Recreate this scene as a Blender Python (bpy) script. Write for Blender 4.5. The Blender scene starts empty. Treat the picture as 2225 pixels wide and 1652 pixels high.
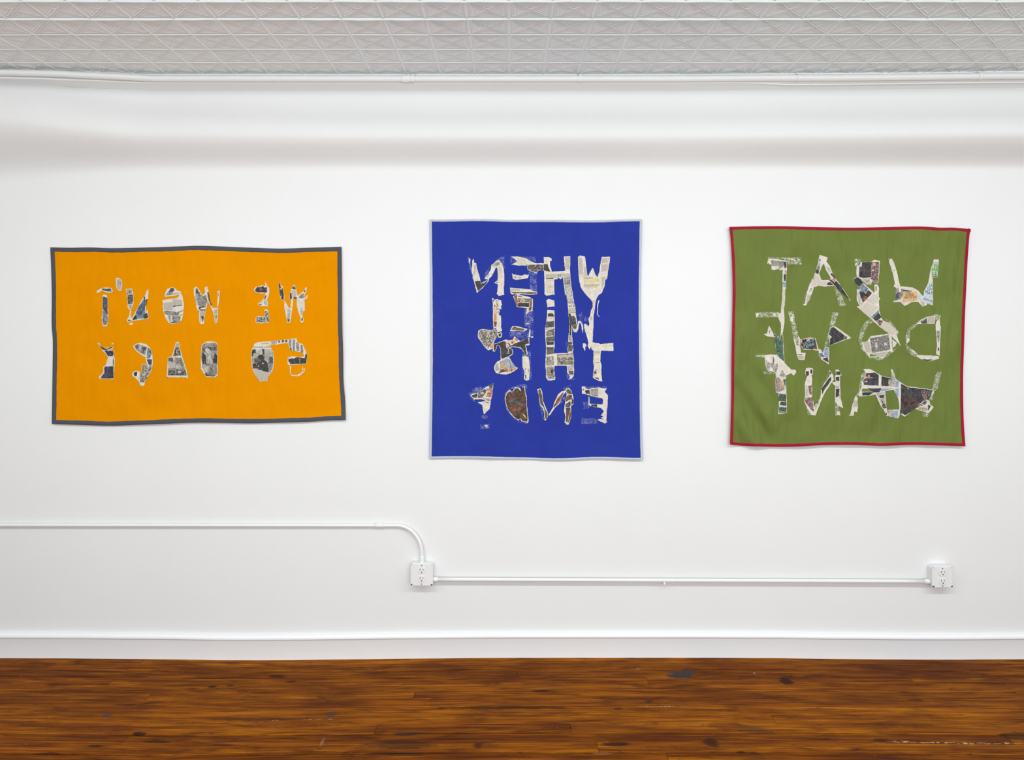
import bpy, bmesh, math, random
from mathutils import Vector
from mathutils.geometry import tessellate_polygon

sc = bpy.context.scene
C = sc.collection
random.seed(7)
PI = math.pi

# ------------------------------------------------------------------ camera
# the viewed wall is the plane y = 0, the room lies on its -y side
F_PX, VX, VY = 1634.0, 1108.0, 705.0       # focal length and principal point (photo pixels)
DIST, HCAM = 3.374, 1.493                  # camera to wall, camera height (m)
cam = bpy.data.cameras.new('camera')
cam.sensor_fit = 'HORIZONTAL'; cam.sensor_width = 36.0
cam.lens = F_PX / 2225.0 * 36.0
cam.shift_x = (1112.5 - VX) / 2225.0
cam.shift_y = -(826.0 - VY) / 2225.0
cam.clip_start = 0.05
co = bpy.data.objects.new('camera', cam); C.objects.link(co)
co.location = (0, -DIST, HCAM); co.rotation_euler = (PI/2, 0, 0)
sc.camera = co

# ------------------------------------------------------------------ world, lights, exposure
w = bpy.data.worlds.new('world'); sc.world = w; w.use_nodes = True
w.node_tree.nodes['Background'].inputs[0].default_value = (0.9, 0.95, 1, 1)
w.node_tree.nodes['Background'].inputs[1].default_value = 0.3
sc.view_settings.view_transform = 'Standard'
sc.view_settings.look = 'None'
sc.view_settings.exposure = 0.0
sc.view_settings.gamma = 1.0
sc.view_settings.use_curve_mapping = False

def area(name, loc, rot, sx, sy, e, col=(1, 1, 1)):
    l = bpy.data.lights.new(name, 'AREA'); l.shape = 'RECTANGLE'
    l.size = sx; l.size_y = sy; l.energy = e; l.color = col
    o = bpy.data.objects.new(name, l); C.objects.link(o)
    o.location = loc; o.rotation_euler = rot
    return o
# row of ceiling tubes parallel to the wall, and an added unseen fill panel at the far end
area('ceiling_tubes', (0.32, -2.05, 2.44), (math.radians(27), 0, 0), 6.6, 0.10, 68, (0.945, 0.99, 1.0))
area('rear_fill', (0.5, -6.2, 1.45), (PI/2, 0, 0), 7.0, 1.9, 120, (0.90, 0.98, 1.0))
# wide unseen fill added low behind the camera, tipped up to brighten the ceiling
area('ceiling_fill', (0.2, -4.4, 0.75), (math.radians(130), 0, 0), 4.0, 1.0, 44, (0.90, 0.985, 1.0))

# ------------------------------------------------------------------ helpers
def lin(c):
    c = c / 255.0
    return c / 12.92 if c <= 0.04045 else ((c + 0.055) / 1.055) ** 2.4
K_ALB = 0.86
def alb(c, k=K_ALB):
    return (lin(c[0]) * k, lin(c[1]) * k, lin(c[2]) * k, 1.0)

def W(px, py, d):
    """photo pixel -> the point d metres in front of the wall"""
    s = (DIST - d) / F_PX
    return Vector(((px - VX) * s, -d, HCAM - (py - VY) * s))

def link(name, me, mat=None, parent=None):
    o = bpy.data.objects.new(name, me); C.objects.link(o)
    if mat is not None:
        me.materials.clear(); me.materials.append(mat)
    if parent is not None: o.parent = parent
    return o
def mesh(name, verts, faces, mat=None, parent=None, smooth=False):
    me = bpy.data.meshes.new(name); me.from_pydata(verts, [], faces); me.update()
    if smooth: me.polygons.foreach_set('use_smooth', [True] * len(me.polygons))
    return link(name, me, mat, parent)
def bm_obj(name, bm, mat=None, parent=None, smooth=False):
    me = bpy.data.meshes.new(name); bm.to_mesh(me); bm.free()
    if smooth: me.polygons.foreach_set('use_smooth', [True] * len(me.polygons))
    return link(name, me, mat, parent)
def tag(o, label=None, cat=None, group=None, kind=None):
    if label: o['label'] = label
    if cat: o['category'] = cat
    if group: o['group'] = group
    if kind: o['kind'] = kind
    return o
def thing(name, loc, label, cat, group=None):
    o = bpy.data.objects.new(name, None); C.objects.link(o)
    o.empty_display_size = 0.05; o.location = loc
    return tag(o, label, cat, group)

def interp(x, pts):
    if x <= pts[0][0]: return pts[0][1]
    for (x0, y0), (x1, y1) in zip(pts, pts[1:]):
        if x <= x1:
            t = (x - x0) / (x1 - x0); t = t * t * (3 - 2 * t)
            return y0 + (y1 - y0) * t
    return pts[-1][1]
def sstep(t):
    t = max(0.0, min(1.0, t)); return t * t * t * (t * (t * 6 - 15) + 10)

def box_bm(bm, x0, x1, y0, y1, z0, z1, bev=0.0, seg=1):
    vs = [bm.verts.new(p) for p in ((x0,y0,z0),(x1,y0,z0),(x1,y1,z0),(x0,y1,z0),(x0,y0,z1),(x1,y0,z1),(x1,y1,z1),(x0,y1,z1))]
    fs = [bm.faces.new([vs[i] for i in q]) for q in ((0,3,2,1),(4,5,6,7),(0,1,5,4),(1,2,6,5),(2,3,7,6),(3,0,4,7))]
    if bev:
        es = list({e for f in fs for e in f.edges})
        bmesh.ops.bevel(bm, geom=es, offset=bev, segments=seg, affect='EDGES', profile=0.5)
    return bm
def tube_bm(bm, pts, r, n=14, caps=True):
    """swept round tube along a list of points"""
    rings = []
    for i, p in enumerate(pts):
        a = pts[max(0, i-1)]; b = pts[min(len(pts)-1, i+1)]
        t = (Vector(b) - Vector(a)).normalized()
        up = Vector((0, -1, 0))
        if abs(t.dot(up)) > .95: up = Vector((0, 0, 1))
        u = t.cross(up).normalized(); v = u.cross(t).normalized()
        rr = r[i] if isinstance(r, (list, tuple)) else r
        rings.append([bm.verts.new(Vector(p) + (u * math.cos(2*PI*k/n) + v * math.sin(2*PI*k/n)) * rr) for k in range(n)])
    for A, B in zip(rings, rings[1:]):
        for k in range(n):
            bm.faces.new((A[k], A[(k+1) % n], B[(k+1) % n], B[k]))
    if caps:
        bm.faces.new(rings[0][::-1]); bm.faces.new(rings[-1])
    bmesh.ops.recalc_face_normals(bm, faces=bm.faces)
    return bm

# ------------------------------------------------------------------ materials
class NT:
    def __init__(self, name):
        self.m = bpy.data.materials.new(name); self.m.use_nodes = True
        self.t = self.m.node_tree; self.b = self.t.nodes['Principled BSDF']
        self.out = self.t.nodes['Material Output']
    def n(self, kind, **kw):
        nd = self.t.nodes.new(kind)
        for k, v in kw.items():
            if k.startswith('i_'):
                k2 = k[2:]
                nd.inputs[int(k2) if k2.isdigit() else k2].default_value = v
            else: setattr(nd, k, v)
        return nd
    def l(self, a, b): self.t.links.new(a, b)
    def math(self, op, a, b=None, clamp=False):
        nd = self.t.nodes.new('ShaderNodeMath'); nd.operation = op; nd.use_clamp = clamp
        for i, v in enumerate((a, b)):
            if v is None: continue
            if isinstance(v, (int, float)): nd.inputs[i].default_value = v
            else: self.l(v, nd.inputs[i])
        return nd.outputs[0]
    def pos(self, scale=(1, 1, 1), offset=None):
        g = self.n('ShaderNodeNewGeometry')
        mp = self.n('ShaderNodeMapping'); mp.inputs['Scale'].default_value = scale
        self.l(g.outputs['Position'], mp.inputs['Vector'])
        if offset is not None: self.l(offset, mp.inputs['Location'])
        return mp.outputs[0]
    def noise(self, vec, scale, detail=2, rough=.5, dist=0):
        nd = self.n('ShaderNodeTexNoise'); nd.inputs['Scale'].default_value = scale
        nd.inputs['Detail'].default_value = detail; nd.inputs['Roughness'].default_value = rough
        nd.inputs['Distortion'].default_value = dist
        self.l(vec, nd.inputs['Vector']); return nd.outputs[0]
    def ramp(self, fac, stops, interp='LINEAR'):
        nd = self.n('ShaderNodeValToRGB'); cr = nd.color_ramp; cr.interpolation = interp
        while len(cr.elements) < len(stops): cr.elements.new(0.5)
        for e, (p, c) in zip(cr.elements, stops):
            e.position = p; e.color = c if len(c) == 4 else (*c, 1)
        self.l(fac, nd.inputs[0]); return nd.outputs[0]
    def mix(self, fac, a, b, mode='MIX'):
        nd = self.n('ShaderNodeMix', data_type='RGBA', blend_type=mode)
        for s, v in ((nd.inputs[0], fac), (nd.inputs[6], a), (nd.inputs[7], b)):
            if isinstance(v, (int, float, tuple)): s.default_value = v
            else: self.l(v, s)
        return nd.outputs[2]
    def bump(self, h, strength, dist):
        nd = self.n('ShaderNodeBump'); nd.inputs['Strength'].default_value = strength
        nd.inputs['Distance'].default_value = dist
        self.l(h, nd.inputs['Height']); self.l(nd.outputs[0], self.b.inputs['Normal'])
    def set(self, col=None, rough=.6, spec=.3):
        if col is not None:
            if isinstance(col, tuple): self.b.inputs['Base Color'].default_value = col
            else: self.l(col, self.b.inputs['Base Color'])
        self.b.inputs['Roughness'].default_value = rough
        self.b.inputs['Specular IOR Level'].default_value = spec
        return self.m

def m_paint(name, c, rough, bump=.15, scale=35, spec=.3, ka=None):
    t = NT(name); n = t.noise(t.pos(), scale, 4, .6)
    n2 = t.noise(t.pos(), 3.0, 3, .5)
    k = alb(c, ka or K_ALB)
    col = t.ramp(n2, [(.3, tuple(v * .985 for v in k[:3])), (.7, k)])
    t.bump(n, bump, .002)
    return t.set(col, rough, spec)
M_WALL = m_paint('wall_paint', (247, 247, 247), .55, .22, 30)
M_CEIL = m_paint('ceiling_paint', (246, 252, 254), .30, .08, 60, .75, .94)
M_TRIM = m_paint('trim_paint', (250, 250, 252), .35, .12, 40, .4, .93)
M_PIPE = m_paint('pipe_paint', (249, 249, 249), .35, .1, 60, .4)
M_BOX = m_paint('box_paint', (246, 246, 246), .4, .15, 90, .4)
t = NT('slot_dark'); M_SLOT = t.set(alb((40, 38, 36)), .6)
t = NT('screw_metal'); t.b.inputs['Metallic'].default_value = .6; M_SCREW = t.set(alb((120, 118, 114)), .4)

def m_cloth(name, c, var=.05, weave=900, wr=.0):
    t = NT(name)
    v = t.noise(t.pos((1, 1, 1)), 9, 4, .6)
    wv = t.noise(t.pos((1, 1, .12)), weave, 1, .5)
    wh = t.noise(t.pos((.12, 1, 1)), weave, 1, .5)
    k = alb(c)
    col = t.ramp(v, [(.3, tuple(x * (1 - var) for x in k[:3])), (.7, tuple(x * (1 + var) for x in k[:3]))])
    th = t.math('ADD', wv, wh)
    col2 = t.mix(t.math('MULTIPLY', th, .10), col, (0, 0, 0, 1))
    if wr:
        n1 = t.noise(t.pos((1.0, 1, .8)), 6.0, 1, .4, .3); n2 = t.noise(t.pos((2.4, 1, .7)), 13, 1, .4, .3)
        b1 = t.n('ShaderNodeBump'); b1.inputs['Strength'].default_value = 1.0; b1.inputs['Distance'].default_value = wr
        t.l(t.math('ADD', n1, t.math('MULTIPLY', n2, .30)), b1.inputs['Height'])
        b2 = t.n('ShaderNodeBump'); b2.inputs['Strength'].default_value = .25; b2.inputs['Distance'].default_value = .0006
        t.l(th, b2.inputs['Height']); t.l(b1.outputs[0], b2.inputs['Normal']); t.l(b2.outputs[0], t.b.inputs['Normal'])
    else: t.bump(th, .25, .0006)
    return t.set(col2, .95, .03)
# ------------------------------------------------------------------ the room shell
def wave_px(px):      # old sagging floor: offset in photo pixels along the wall foot
    return interp(px, [(-900, -1), (0, -1.2), (150, -.8), (330, .8), (520, 3.4), (640, 2.8), (740, 1.6), (900, -.4),
                       (1080, -1.8), (1500, -2), (1680, -1.4), (1830, .6), (1980, 1.9), (2080, 2), (2225, 1.0), (3100, 0)])
def X2px(x): return VX + x * F_PX / DIST
def wave(x): return -wave_px(X2px(x)) * DIST / F_PX
def bulge(px):        # how far the upper part of the wall stands proud of the lower part
    return interp(px, [(-900, .12), (0, .115), (110, .105), (220, .08), (350, .048), (1000, .046), (1400, .046), (1750, .06), (2225, .088), (3100, .095)])
CEIL_Z = HCAM + 1.088
RX, RY = 4.6, -6.5

def frange(a, b, n): return [a + (b - a) * i / n for i in range(n + 1)]
XS = frange(-RX, RX, 92)

# viewed wall with its bulging upper part
zs = [-.04, 0.0, .6, 1.2, 1.7, 1.95]
zs += frange(2.06, 2.42, 50) + frange(2.43, 2.5264, 3)
def wall_off(px, z):
    lo = interp(px, [(-900, 2.10), (0, 2.12), (330, 2.168), (800, 2.176), (3100, 2.176)])
    hi = interp(px, [(-900, 2.42), (0, 2.41), (330, 2.342), (800, 2.332), (3100, 2.332)])
    t = (z - lo) / (hi - lo)
    return bulge(px) * sstep(t) + .058 * sstep(t) * (1 - sstep((t - .9) / 1.15))
vs, fs = [], []
nz = len(zs)
for x in XS:
    for z in zs:
        vs.append((x, -wall_off(X2px(x), z), z))
for i in range(len(XS) - 1):
    for j in range(nz - 1):
        a = i * nz + j
        fs.append((a, a + nz, a + nz + 1, a + 1))
base = len(vs)
for x in XS:
    vs += [(x, .14, zs[0]), (x, .14, zs[-1])]
for i in range(len(XS) - 1):
    p, q = base + 2 * i, base + 2 * i + 2
    fs += [(p, p + 1, q + 1, q), (p + 1, i * nz + nz - 1, (i + 1) * nz + nz - 1, q + 1), (i * nz, p, q, (i + 1) * nz)]
n_ = len(XS) - 1
fs += [tuple(range(nz)) + (base + 1, base), tuple(range(n_ * nz, n_ * nz + nz))[::-1] + (base + 2 * n_, base + 2 * n_ + 1)]
tag(mesh('wall_back', vs, fs, M_WALL, smooth=True), 'white plastered wall carrying the three banners, bulging below the ceiling', kind='structure')

# cove added between wall top and ceiling, sloped to give shade under the pipe
prof = [(0, 2.5264), (.0008, 2.5268), (.0540, 2.5424), (.055, 2.5432), (.055, CEIL_Z + .01), (-.06, CEIL_Z + .01), (-.06, 2.5264)]
vs, fs = [], []
m_ = len(prof)
for x in XS:
    b = bulge(X2px(x))
    for d, z in prof: vs.append((x, -(b + d) if d > -.01 else .02, z))
for i in range(len(XS) - 1):
    for j in range(m_ - 1):
        a = i * m_ + j
        fs.append((a, a + m_, a + m_ + 1, a + 1))
tag(mesh('trim_1', vs, fs, M_WALL), 'white cove strip added and sloped for shade between wall and pressed metal ceiling', kind='structure')

def slab(name, x0, x1, y0, y1, z0, z1, mat, label):
    return tag(bm_obj(name, box_bm(bmesh.new(), x0, x1, y0, y1, z0, z1), mat), label, kind='structure')
slab('wall_left', -RX - .1, -RX, RY, .1, -.04, 2.8, M_WALL, 'plain white side wall to the left, outside the picture')
slab('wall_right', RX, RX + .1, RY, .1, -.04, 2.8, M_WALL, 'plain white side wall to the right, outside the picture')
slab('wall_front', -RX - .1, RX + .1, RY - .1, RY, -.04, 2.8, M_WALL, 'plain white wall behind the viewer')

# baseboard with a rounded cap
prof = [(0.0, -.02), (.018, -.02), (.018, .0868), (.0190, .0885), (.0215, .0896), (.0228, .0930), (.0226, .0985), (.0205, .1030), (.0165, .1060), (.0135, .1085), (.006, .1100), (0.0, .1102)]
def baseboard(name, label):
    vs, fs = [], []; m_ = len(prof)
    for x in XS:
        dz = wave(x)
        for k, (d, z) in enumerate(prof): vs.append((x, -d, z + dz))
    for i in range(len(XS) - 1):
        for j in range(m_ - 1):
            a = i * m_ + j
            fs.append((a, a + m_, a + m_ + 1, a + 1))
    o = mesh(name, vs, fs, M_TRIM, smooth=True)
    o.data.set_sharp_from_angle(angle=math.radians(50)) if hasattr(o.data, 'set_sharp_from_angle') else None
    return tag(o, label, kind='structure')
baseboard('baseboard_back', 'white baseboard with rounded cap along the foot of the wall')

# ------------------------------------------------------------------ floor
def m_wood():
    t = NT('floor_wood')
    oi = t.n('ShaderNodeObjectInfo'); rnd = oi.outputs['Random']
    g = t.n('ShaderNodeNewGeometry')
    off = t.n('ShaderNodeCombineXYZ')
    t.l(t.math('MULTIPLY', rnd, 37.0), off.inputs[0]); t.l(t.math('MULTIPLY', rnd, 11.0), off.inputs[2])
    v1 = t.pos((1.3, 22, 1), off.outputs[0]); v2 = t.pos((5, 150, 1), off.outputs[0]); v3 = t.pos((9, 420, 1), off.outputs[0])
    streak = t.noise(v1, 1.6, 5, .65, .6); fine = t.noise(v2, 1.0, 3, .6, .3); hair = t.noise(v3, 1.0, 2, .6)
    f = t.math('ADD', t.math('MULTIPLY', streak, .56), t.math('MULTIPLY', fine, .44))
    f = t.math('ADD', f, t.math('MULTIPLY', t.math('SUBTRACT', rnd, .5), .10))
    col = t.ramp(f, [(.28, alb(WD[0], 1)), (.42, alb(WD[1], 1)), (.53, alb(WD[2], 1)), (.70, alb(WD[3], 1))])
    # cathedral grain
    vw = t.pos((2.2, 30, 1), off.outputs[0])
    wv = t.n('ShaderNodeTexWave', wave_type='BANDS', bands_direction='Y'); wv.inputs['Scale'].default_value = 1.2
    wv.inputs['Distortion'].default_value = 5; wv.inputs['Detail'].default_value = 2; wv.inputs['Detail Scale'].default_value = .7
    t.l(vw, wv.inputs['Vector'])
    gr = t.math('MULTIPLY', t.math('POWER', wv.outputs[0], 3), .22)
    col = t.mix(gr, col, alb((58, 28, 10), 1))
    col = t.mix(t.math('MULTIPLY', t.math('SUBTRACT', hair, .5, True), 1.1, True), col, alb((66, 32, 10), 1))
    # large worn darker areas that cross the boards, and lighter rubbed ones
    big = t.noise(t.pos((1.1, 4.5, 1)), 1.5, 3, .6, .4)
    col = t.mix(t.math('MULTIPLY', t.math('SUBTRACT', big, .48, True), 3.0, True), col, alb((74, 32, 10), 1))
    bl = t.noise(t.pos((3.6, 17, 1)), 1.3, 4, .65, .6)
    col = t.mix(t.math('MULTIPLY', t.math('SUBTRACT', bl, .52, True), 4.2, True), col, alb((66, 30, 12), 1))
    # dark knots and ink-like spots
    sp = t.noise(t.pos((9, 40, 1)), 1.4, 3, .55, .5)
    spm = t.ramp(sp, [(.66, (0, 0, 0)), (.74, (1, 1, 1))])
    col = t.mix(t.math('MULTIPLY', spm, .72), col, alb((42, 26, 20), 1))
    # small pale nicks
    nk = t.noise(t.pos((30, 120, 1)), 1.6, 1, .5)
    nkm = t.ramp(nk, [(.775, (0, 0, 0)), (.80, (1, 1, 1))])
    col = t.mix(t.math('MULTIPLY', nkm, .5), col, alb((190, 160, 130), 1))
    # individual stains at their places on the floor
    jit = t.noise(t.pos((14, 40, 1)), 1.0, 4, .6); jit = t.math('MULTIPLY', t.math('SUBTRACT', jit, .5), 1.9)
    sep = t.n('ShaderNodeSeparateXYZ'); t.l(g.outputs['Position'], sep.inputs[0])
    brk = t.noise(t.pos((60, 90, 1)), 1.0, 3, .6); brk = t.math('MULTIPLY', t.math('SUBTRACT', brk, .46, True), 7.0, True)
    for (px, py, rx, ry, c, s) in STAINS:
        d = DIST - F_PX * HCAM / (py - VY); sx = (DIST - d) / F_PX
        cx = (px - VX) * sx; cy = -d
        rym = ry * (DIST - d) ** 2 / (F_PX * HCAM)
        dx = t.math('DIVIDE', t.math('SUBTRACT', sep.outputs[0], cx), rx * sx)
        dy = t.math('DIVIDE', t.math('SUBTRACT', sep.outputs[1], cy), rym)
        q = t.math('SQRT', t.math('ADD', t.math('MULTIPLY', dx, dx), t.math('MULTIPLY', dy, dy)))
        q = t.math('ADD', q, jit)
        mk = t.math('MULTIPLY', t.math('SUBTRACT', 1.05, q), 2.2, True)
        if c == PALE: mk = t.math('MULTIPLY', mk, brk)
        col = t.mix(t.math('MULTIPLY', mk, s), col, alb(c, 1))
    t.bump(t.math('ADD', fine, t.math('MULTIPLY', hair, .5)), .18, .0012)
    rr = t.n('ShaderNodeMapRange'); rr.inputs[3].default_value = .34; rr.inputs[4].default_value = .55
    t.l(streak, rr.inputs[0]); t.l(rr.outputs[0], t.b.inputs['Roughness'])
    t.l(col, t.b.inputs['Base Color']); t.b.inputs['Specular IOR Level'].default_value = .02
    return t.m
WD = [(54, 22, 7), (103, 51, 9), (142, 79, 11), (192, 118, 18)]
INK = (58, 54, 52); DK = (50, 28, 20); PALE = (196, 176, 146)
STAINS = [(1481, 1470, 31, 10, INK, .97), (1495, 1459, 12, 4, INK, .8), (1707, 1482, 15, 9, DK, .95), (600, 1467, 24, 4, DK, .9), (632, 1479, 14, 2.5, DK, .8),
          (462, 1489, 10, 3, DK, .9), (500, 1487, 10, 3, DK, .7), (418, 1494, 18, 3, DK, .55), (298, 1592, 18, 5, DK, .95), (342, 1608, 32, 4, DK, .75),
          (232, 1553, 13, 5, (70, 62, 58), .8), (205, 1620, 22, 3, DK, .85), (480, 1616, 34, 3, DK, .7), (105, 1638, 36, 3.5, DK, .7), (90, 1553, 60, 4, (86, 44, 14), .6),
          (1340, 1620, 44, 4.5, DK, .9), (1180, 1504, 26, 2.5, DK, .9), (1344, 1543, 12, 3, DK, .7), (1110, 1472, 34, 6, (84, 40, 14), .7), (1100, 1540, 160, 5, (52, 26, 14), .75),
          (1546, 1615, 18, 12, DK, .8), (1580, 1580, 50, 10, (84, 38, 16), .6), (1640, 1590, 40, 9, (70, 50, 34), .5), (1610, 1638, 12, 4, DK, .8), (1640, 1640, 14, 4, DK, .6),
          (2210, 1600, 40, 14, (60, 34, 18), .8), (1775, 1469, 20, 3, DK, .5), (1990, 1520, 18, 4, DK, .6), (2060, 1474, 60, 5, (70, 40, 20), .6), (1960, 1465, 20, 1.5, (40, 24, 14), .9),
          (560, 1560, 120, 4, (56, 32, 24), .7), (720, 1551, 16, 7, (66, 54, 48), .7), (885, 1596, 30, 5, (52, 40, 32), .7), (870, 1620, 90, 12, (62, 36, 20), .7), (860, 1640, 80, 4, DK, .7),
          (1040, 1622, 14, 7, (66, 34, 18), .8), (1410, 1527, 12, 5, DK, .6), (1420, 1538, 40, 1.2, PALE, .8), (1470, 1537, 30, 1.1, PALE, .7), (690, 1562, 40, 1.2, PALE, .7), (590, 1563, 20, 1.0, PALE, .6),
          (1960, 1612, 36, 2.0, PALE, .9), (2040, 1613, 60, 2.0, PALE, .9), (2130, 1614, 50, 2.2, PALE, .95), (2190, 1613, 40, 1.6, PALE, .8), (1386, 1456, 5, 2, PALE, .8), (1640, 1467, 3, 3, PALE, .9),
          (700, 1612, 4, 12, (150, 110, 80), .5), (1310, 1640, 20, 3, (160, 120, 80), .35), (1920, 1610, 26, 5, (50, 28, 16), .6)]
M_WOOD = m_wood()
t = NT('subfloor_dark'); M_SUB = t.set(alb((30, 18, 10)), .8)

floor = slab('floor', -RX, RX, RY, 0.05, -.12, -.022, M_SUB, 'old heart pine strip floor, orange brown and stained')
PW, NR, PY0 = .0628, 24, -.004
JOINTS = [(281, 1452), (250, 1474), (330, 1504), (271, 1606), (898, 1518), (1407, 1482), (1239, 1581), (820, 1576), (1447, 1640), (1679, 1563),
          (2208, 1503), (2190, 1601), (1990, 1484), (310, 1437)]
rows = {r: [] for r in range(NR)}
for px, py in JOINTS:
    d = DIST - F_PX * HCAM / (py - VY)
    r = int((d + PY0) // PW)
    if 0 <= r < NR: rows[r].append((px - VX) * (DIST - d) / F_PX)
for r in range(NR):
    for side in (-1, 1):
        x = side * random.uniform(2.5, 3.6)
        if all(abs(x - q) > 1.0 for q in rows[r]): rows[r].append(x)
    if not [q for q in rows[r] if abs(q) < 2.3] and random.random() < .35: rows[r].append(random.uniform(-1.9, 1.9))
def plank(x0, x1, d0, d1, dz, slant):
    n = max(2, int((x1 - x0) / .16))
    prof = [(d0, -.021), (d0, -.0012), (d0 + .0012, 0), (d1 - .0012, 0), (d1, -.0012), (d1, -.021)]
    vs, fs = [], []
    for i in range(n + 1):
        x = x0 + (x1 - x0) * i / n
        for d, z in prof:
            xx = x + (slant if 0 else 0)
            vs.append((xx, -d, z + wave(x) + dz))
    for i in range(n):
        for j in range(5):
            a = i * 6 + j
            fs.append((a, a + 6, a + 7, a + 1))
    fs.append((0, 1, 2, 3, 4, 5)); e = n * 6
    fs.append((e + 5, e + 4, e + 3, e + 2, e + 1, e))
    return mesh('plank', vs, fs, M_WOOD, floor)
for r in range(NR):
    xs = sorted([-RX] + rows[r] + [RX])
    g = random.choice([.0009, .0016, .0024, .0030, .0042])
    for a, b in zip(xs, xs[1:]):
        plank(a + (.0007 if a > -RX else 0), b - (.0007 if b < RX else 0), -PY0 + r * PW + g if r else .002, -PY0 + (r + 1) * PW, random.uniform(-.0004, .0004), 0)
# the rest of the floor, outside the picture, in wide strips of the same boards
far0 = -(-PY0 + NR * PW) - .001
yy = far0
while yy > RY + .01:
    y2 = max(RY, yy - PW * 8)
    bm = box_bm(bmesh.new(), -RX, RX, y2 + .001, yy, -.021, -.0005)
    bm_obj('plank_strip', bm, M_WOOD, floor)
    yy = y2

# ------------------------------------------------------------------ ceiling of pressed metal tiles
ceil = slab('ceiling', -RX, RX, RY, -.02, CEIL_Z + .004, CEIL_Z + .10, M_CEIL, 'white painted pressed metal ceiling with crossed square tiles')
CELL = .149
def tile_mesh():
    N = 84; h = CELL; vs, fs = [], []
    def ridge(d, w): return math.exp(-(d / w) ** 2)
    for j in range(N + 1):
        for i in range(N + 1):
            u, v = i / N * h, j / N * h
            de = min(u, h - u, v, h - v)
            dd = min(abs(u - v), abs(u - (h - v))) / math.sqrt(2)
            z = .0044 * sstep((.0062 - de) / .0045) + .0022 * ridge(abs(de - .0125), .0022)
            ins = sstep((de - .010) / .010)
            z += ins * (.0034 * ridge(abs(dd - .0038), .0022))
            m = min(de - .012, dd - .006)
            z += .0026 * ridge(abs(m - .0085), .0024) + .0016 * ridge(abs(m - .017), .0024)
            vs.append((u, -v, -z))
    for j in range(N):
        for i in range(N):
            a = j * (N + 1) + i
            fs.append((a, a + N + 1, a + N + 2, a + 1)[::1])
    me = bpy.data.meshes.new('ceiling_tile'); me.from_pydata(vs, [], fs); me.update()
    me.polygons.foreach_set('use_smooth', [True] * len(me.polygons))
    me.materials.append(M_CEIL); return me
tm = tile_mesh()
D0 = .247 - CELL
for r in range(7):
    for c in range(-19, 19):
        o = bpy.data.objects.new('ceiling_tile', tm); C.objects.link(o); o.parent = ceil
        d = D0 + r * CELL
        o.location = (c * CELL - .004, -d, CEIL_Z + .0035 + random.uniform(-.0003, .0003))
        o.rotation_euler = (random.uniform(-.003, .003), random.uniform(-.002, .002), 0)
# overlapping sheet seams that have lifted a little
for d, amp in ((D0 + 4 * CELL, .0030), (D0 + 5 * CELL, .0022)):
    vs, fs = [], []
    n = 240
    ph = [random.uniform(0, 6.28) for _ in range(4)]
    for i in range(n + 1):
        x = -RX + .6 + (2 * RX - 1.2) * i / n
        k = abs(math.sin(x * 3.3 + ph[0])) * .6 + abs(math.sin(x * 20.6 + ph[1])) * .7
        hgt = .0030 + amp * k * .6
        vs += [(x, -d + .003, CEIL_Z - .0010), (x, -d - .001, CEIL_Z - hgt), (x, -d - .002, CEIL_Z - hgt - .0004), (x, -d - .006, CEIL_Z - .0010)]
    for i in range(n):
        for j in range(3):
            a = i * 4 + j
            fs.append((a, a + 1, a + 5, a + 4))
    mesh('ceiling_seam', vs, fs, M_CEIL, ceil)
# ------------------------------------------------------------------ pipes, conduits, outlets
def prism(bm, outline, y0, y1, bev=0):
    """outline in x,z extruded from y0 (back) to y1 (front, nearer the viewer)"""
    a = [bm.verts.new((x, y0, z)) for x, z in outline]; b = [bm.verts.new((x, y1, z)) for x, z in outline]
    n = len(a)
    front = bm.faces.new(b)
    for i in range(n): bm.faces.new((a[i], a[(i+1) % n], b[(i+1) % n], b[i]))
    bm.faces.new(a[::-1])
    if bev:
        bmesh.ops.bevel(bm, geom=list(front.edges), offset=bev, segments=2, affect='EDGES', profile=.5)
    bmesh.ops.recalc_face_normals(bm, faces=bm.faces)
    return bm

def pipe_path(px):
    d = bulge(px) + .055 + .0145
    zoff = interp(px, [(-900, .004), (0, .004), (330, 0), (1400, 0), (2225, -.002), (3100, -.002)])
    x = (px - VX) * (DIST - d) / F_PX
    return Vector((x, -d, HCAM + 1.0645 + zoff))
PIPE_R = .0135
pipe = thing('ceiling_pipe', (0, -.10, 2.56), 'white painted steel pipe running along the wall just under the ceiling', 'pipe')
E0 = pipe.location
pts = [pipe_path(px) - E0 for px in range(-700, 2950, 40)]
o = bm_obj('tube', tube_bm(bmesh.new(), pts, PIPE_R, 20), M_PIPE, pipe, True)
def strap(px, width, tall):
    p = pipe_path(px) - E0; bm = bmesh.new()
    n = 14; ring = []
    for i in range(n + 1):
        a = math.radians(-75 + 165 * i / n)
        ring.append((math.sin(a), math.cos(a)))
    R0, R1 = PIPE_R + .0002, PIPE_R + .0026
    prof = [(-R0 * c, R0 * s) for s, c in ring]; pro2 = [(-R1 * c, R1 * s) for s, c in ring]
    prof.append((0.004, tall)); pro2.append((0.004 - .0026, tall))
    vs = []
    for x in (-width / 2, width / 2):
        vs.append([bm.verts.new((p.x + x, p.y + y, p.z + z)) for y, z in prof] + [bm.verts.new((p.x + x, p.y + y, p.z + z)) for y, z in pro2[::-1]])
    m_ = len(vs[0])
    for i in range(m_): bm.faces.new((vs[0][i], vs[0][(i+1) % m_], vs[1][(i+1) % m_], vs[1][i]))
    bm.faces.new(vs[0][::-1]); bm.faces.new(vs[1])
    bmesh.ops.recalc_face_normals(bm, faces=bm.faces)
    return bm_obj('pipe_strap', bm, M_PIPE, pipe, False)
for px in (897.5, 1261, 1735, 2128): strap(px, .014, .0222)
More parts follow.
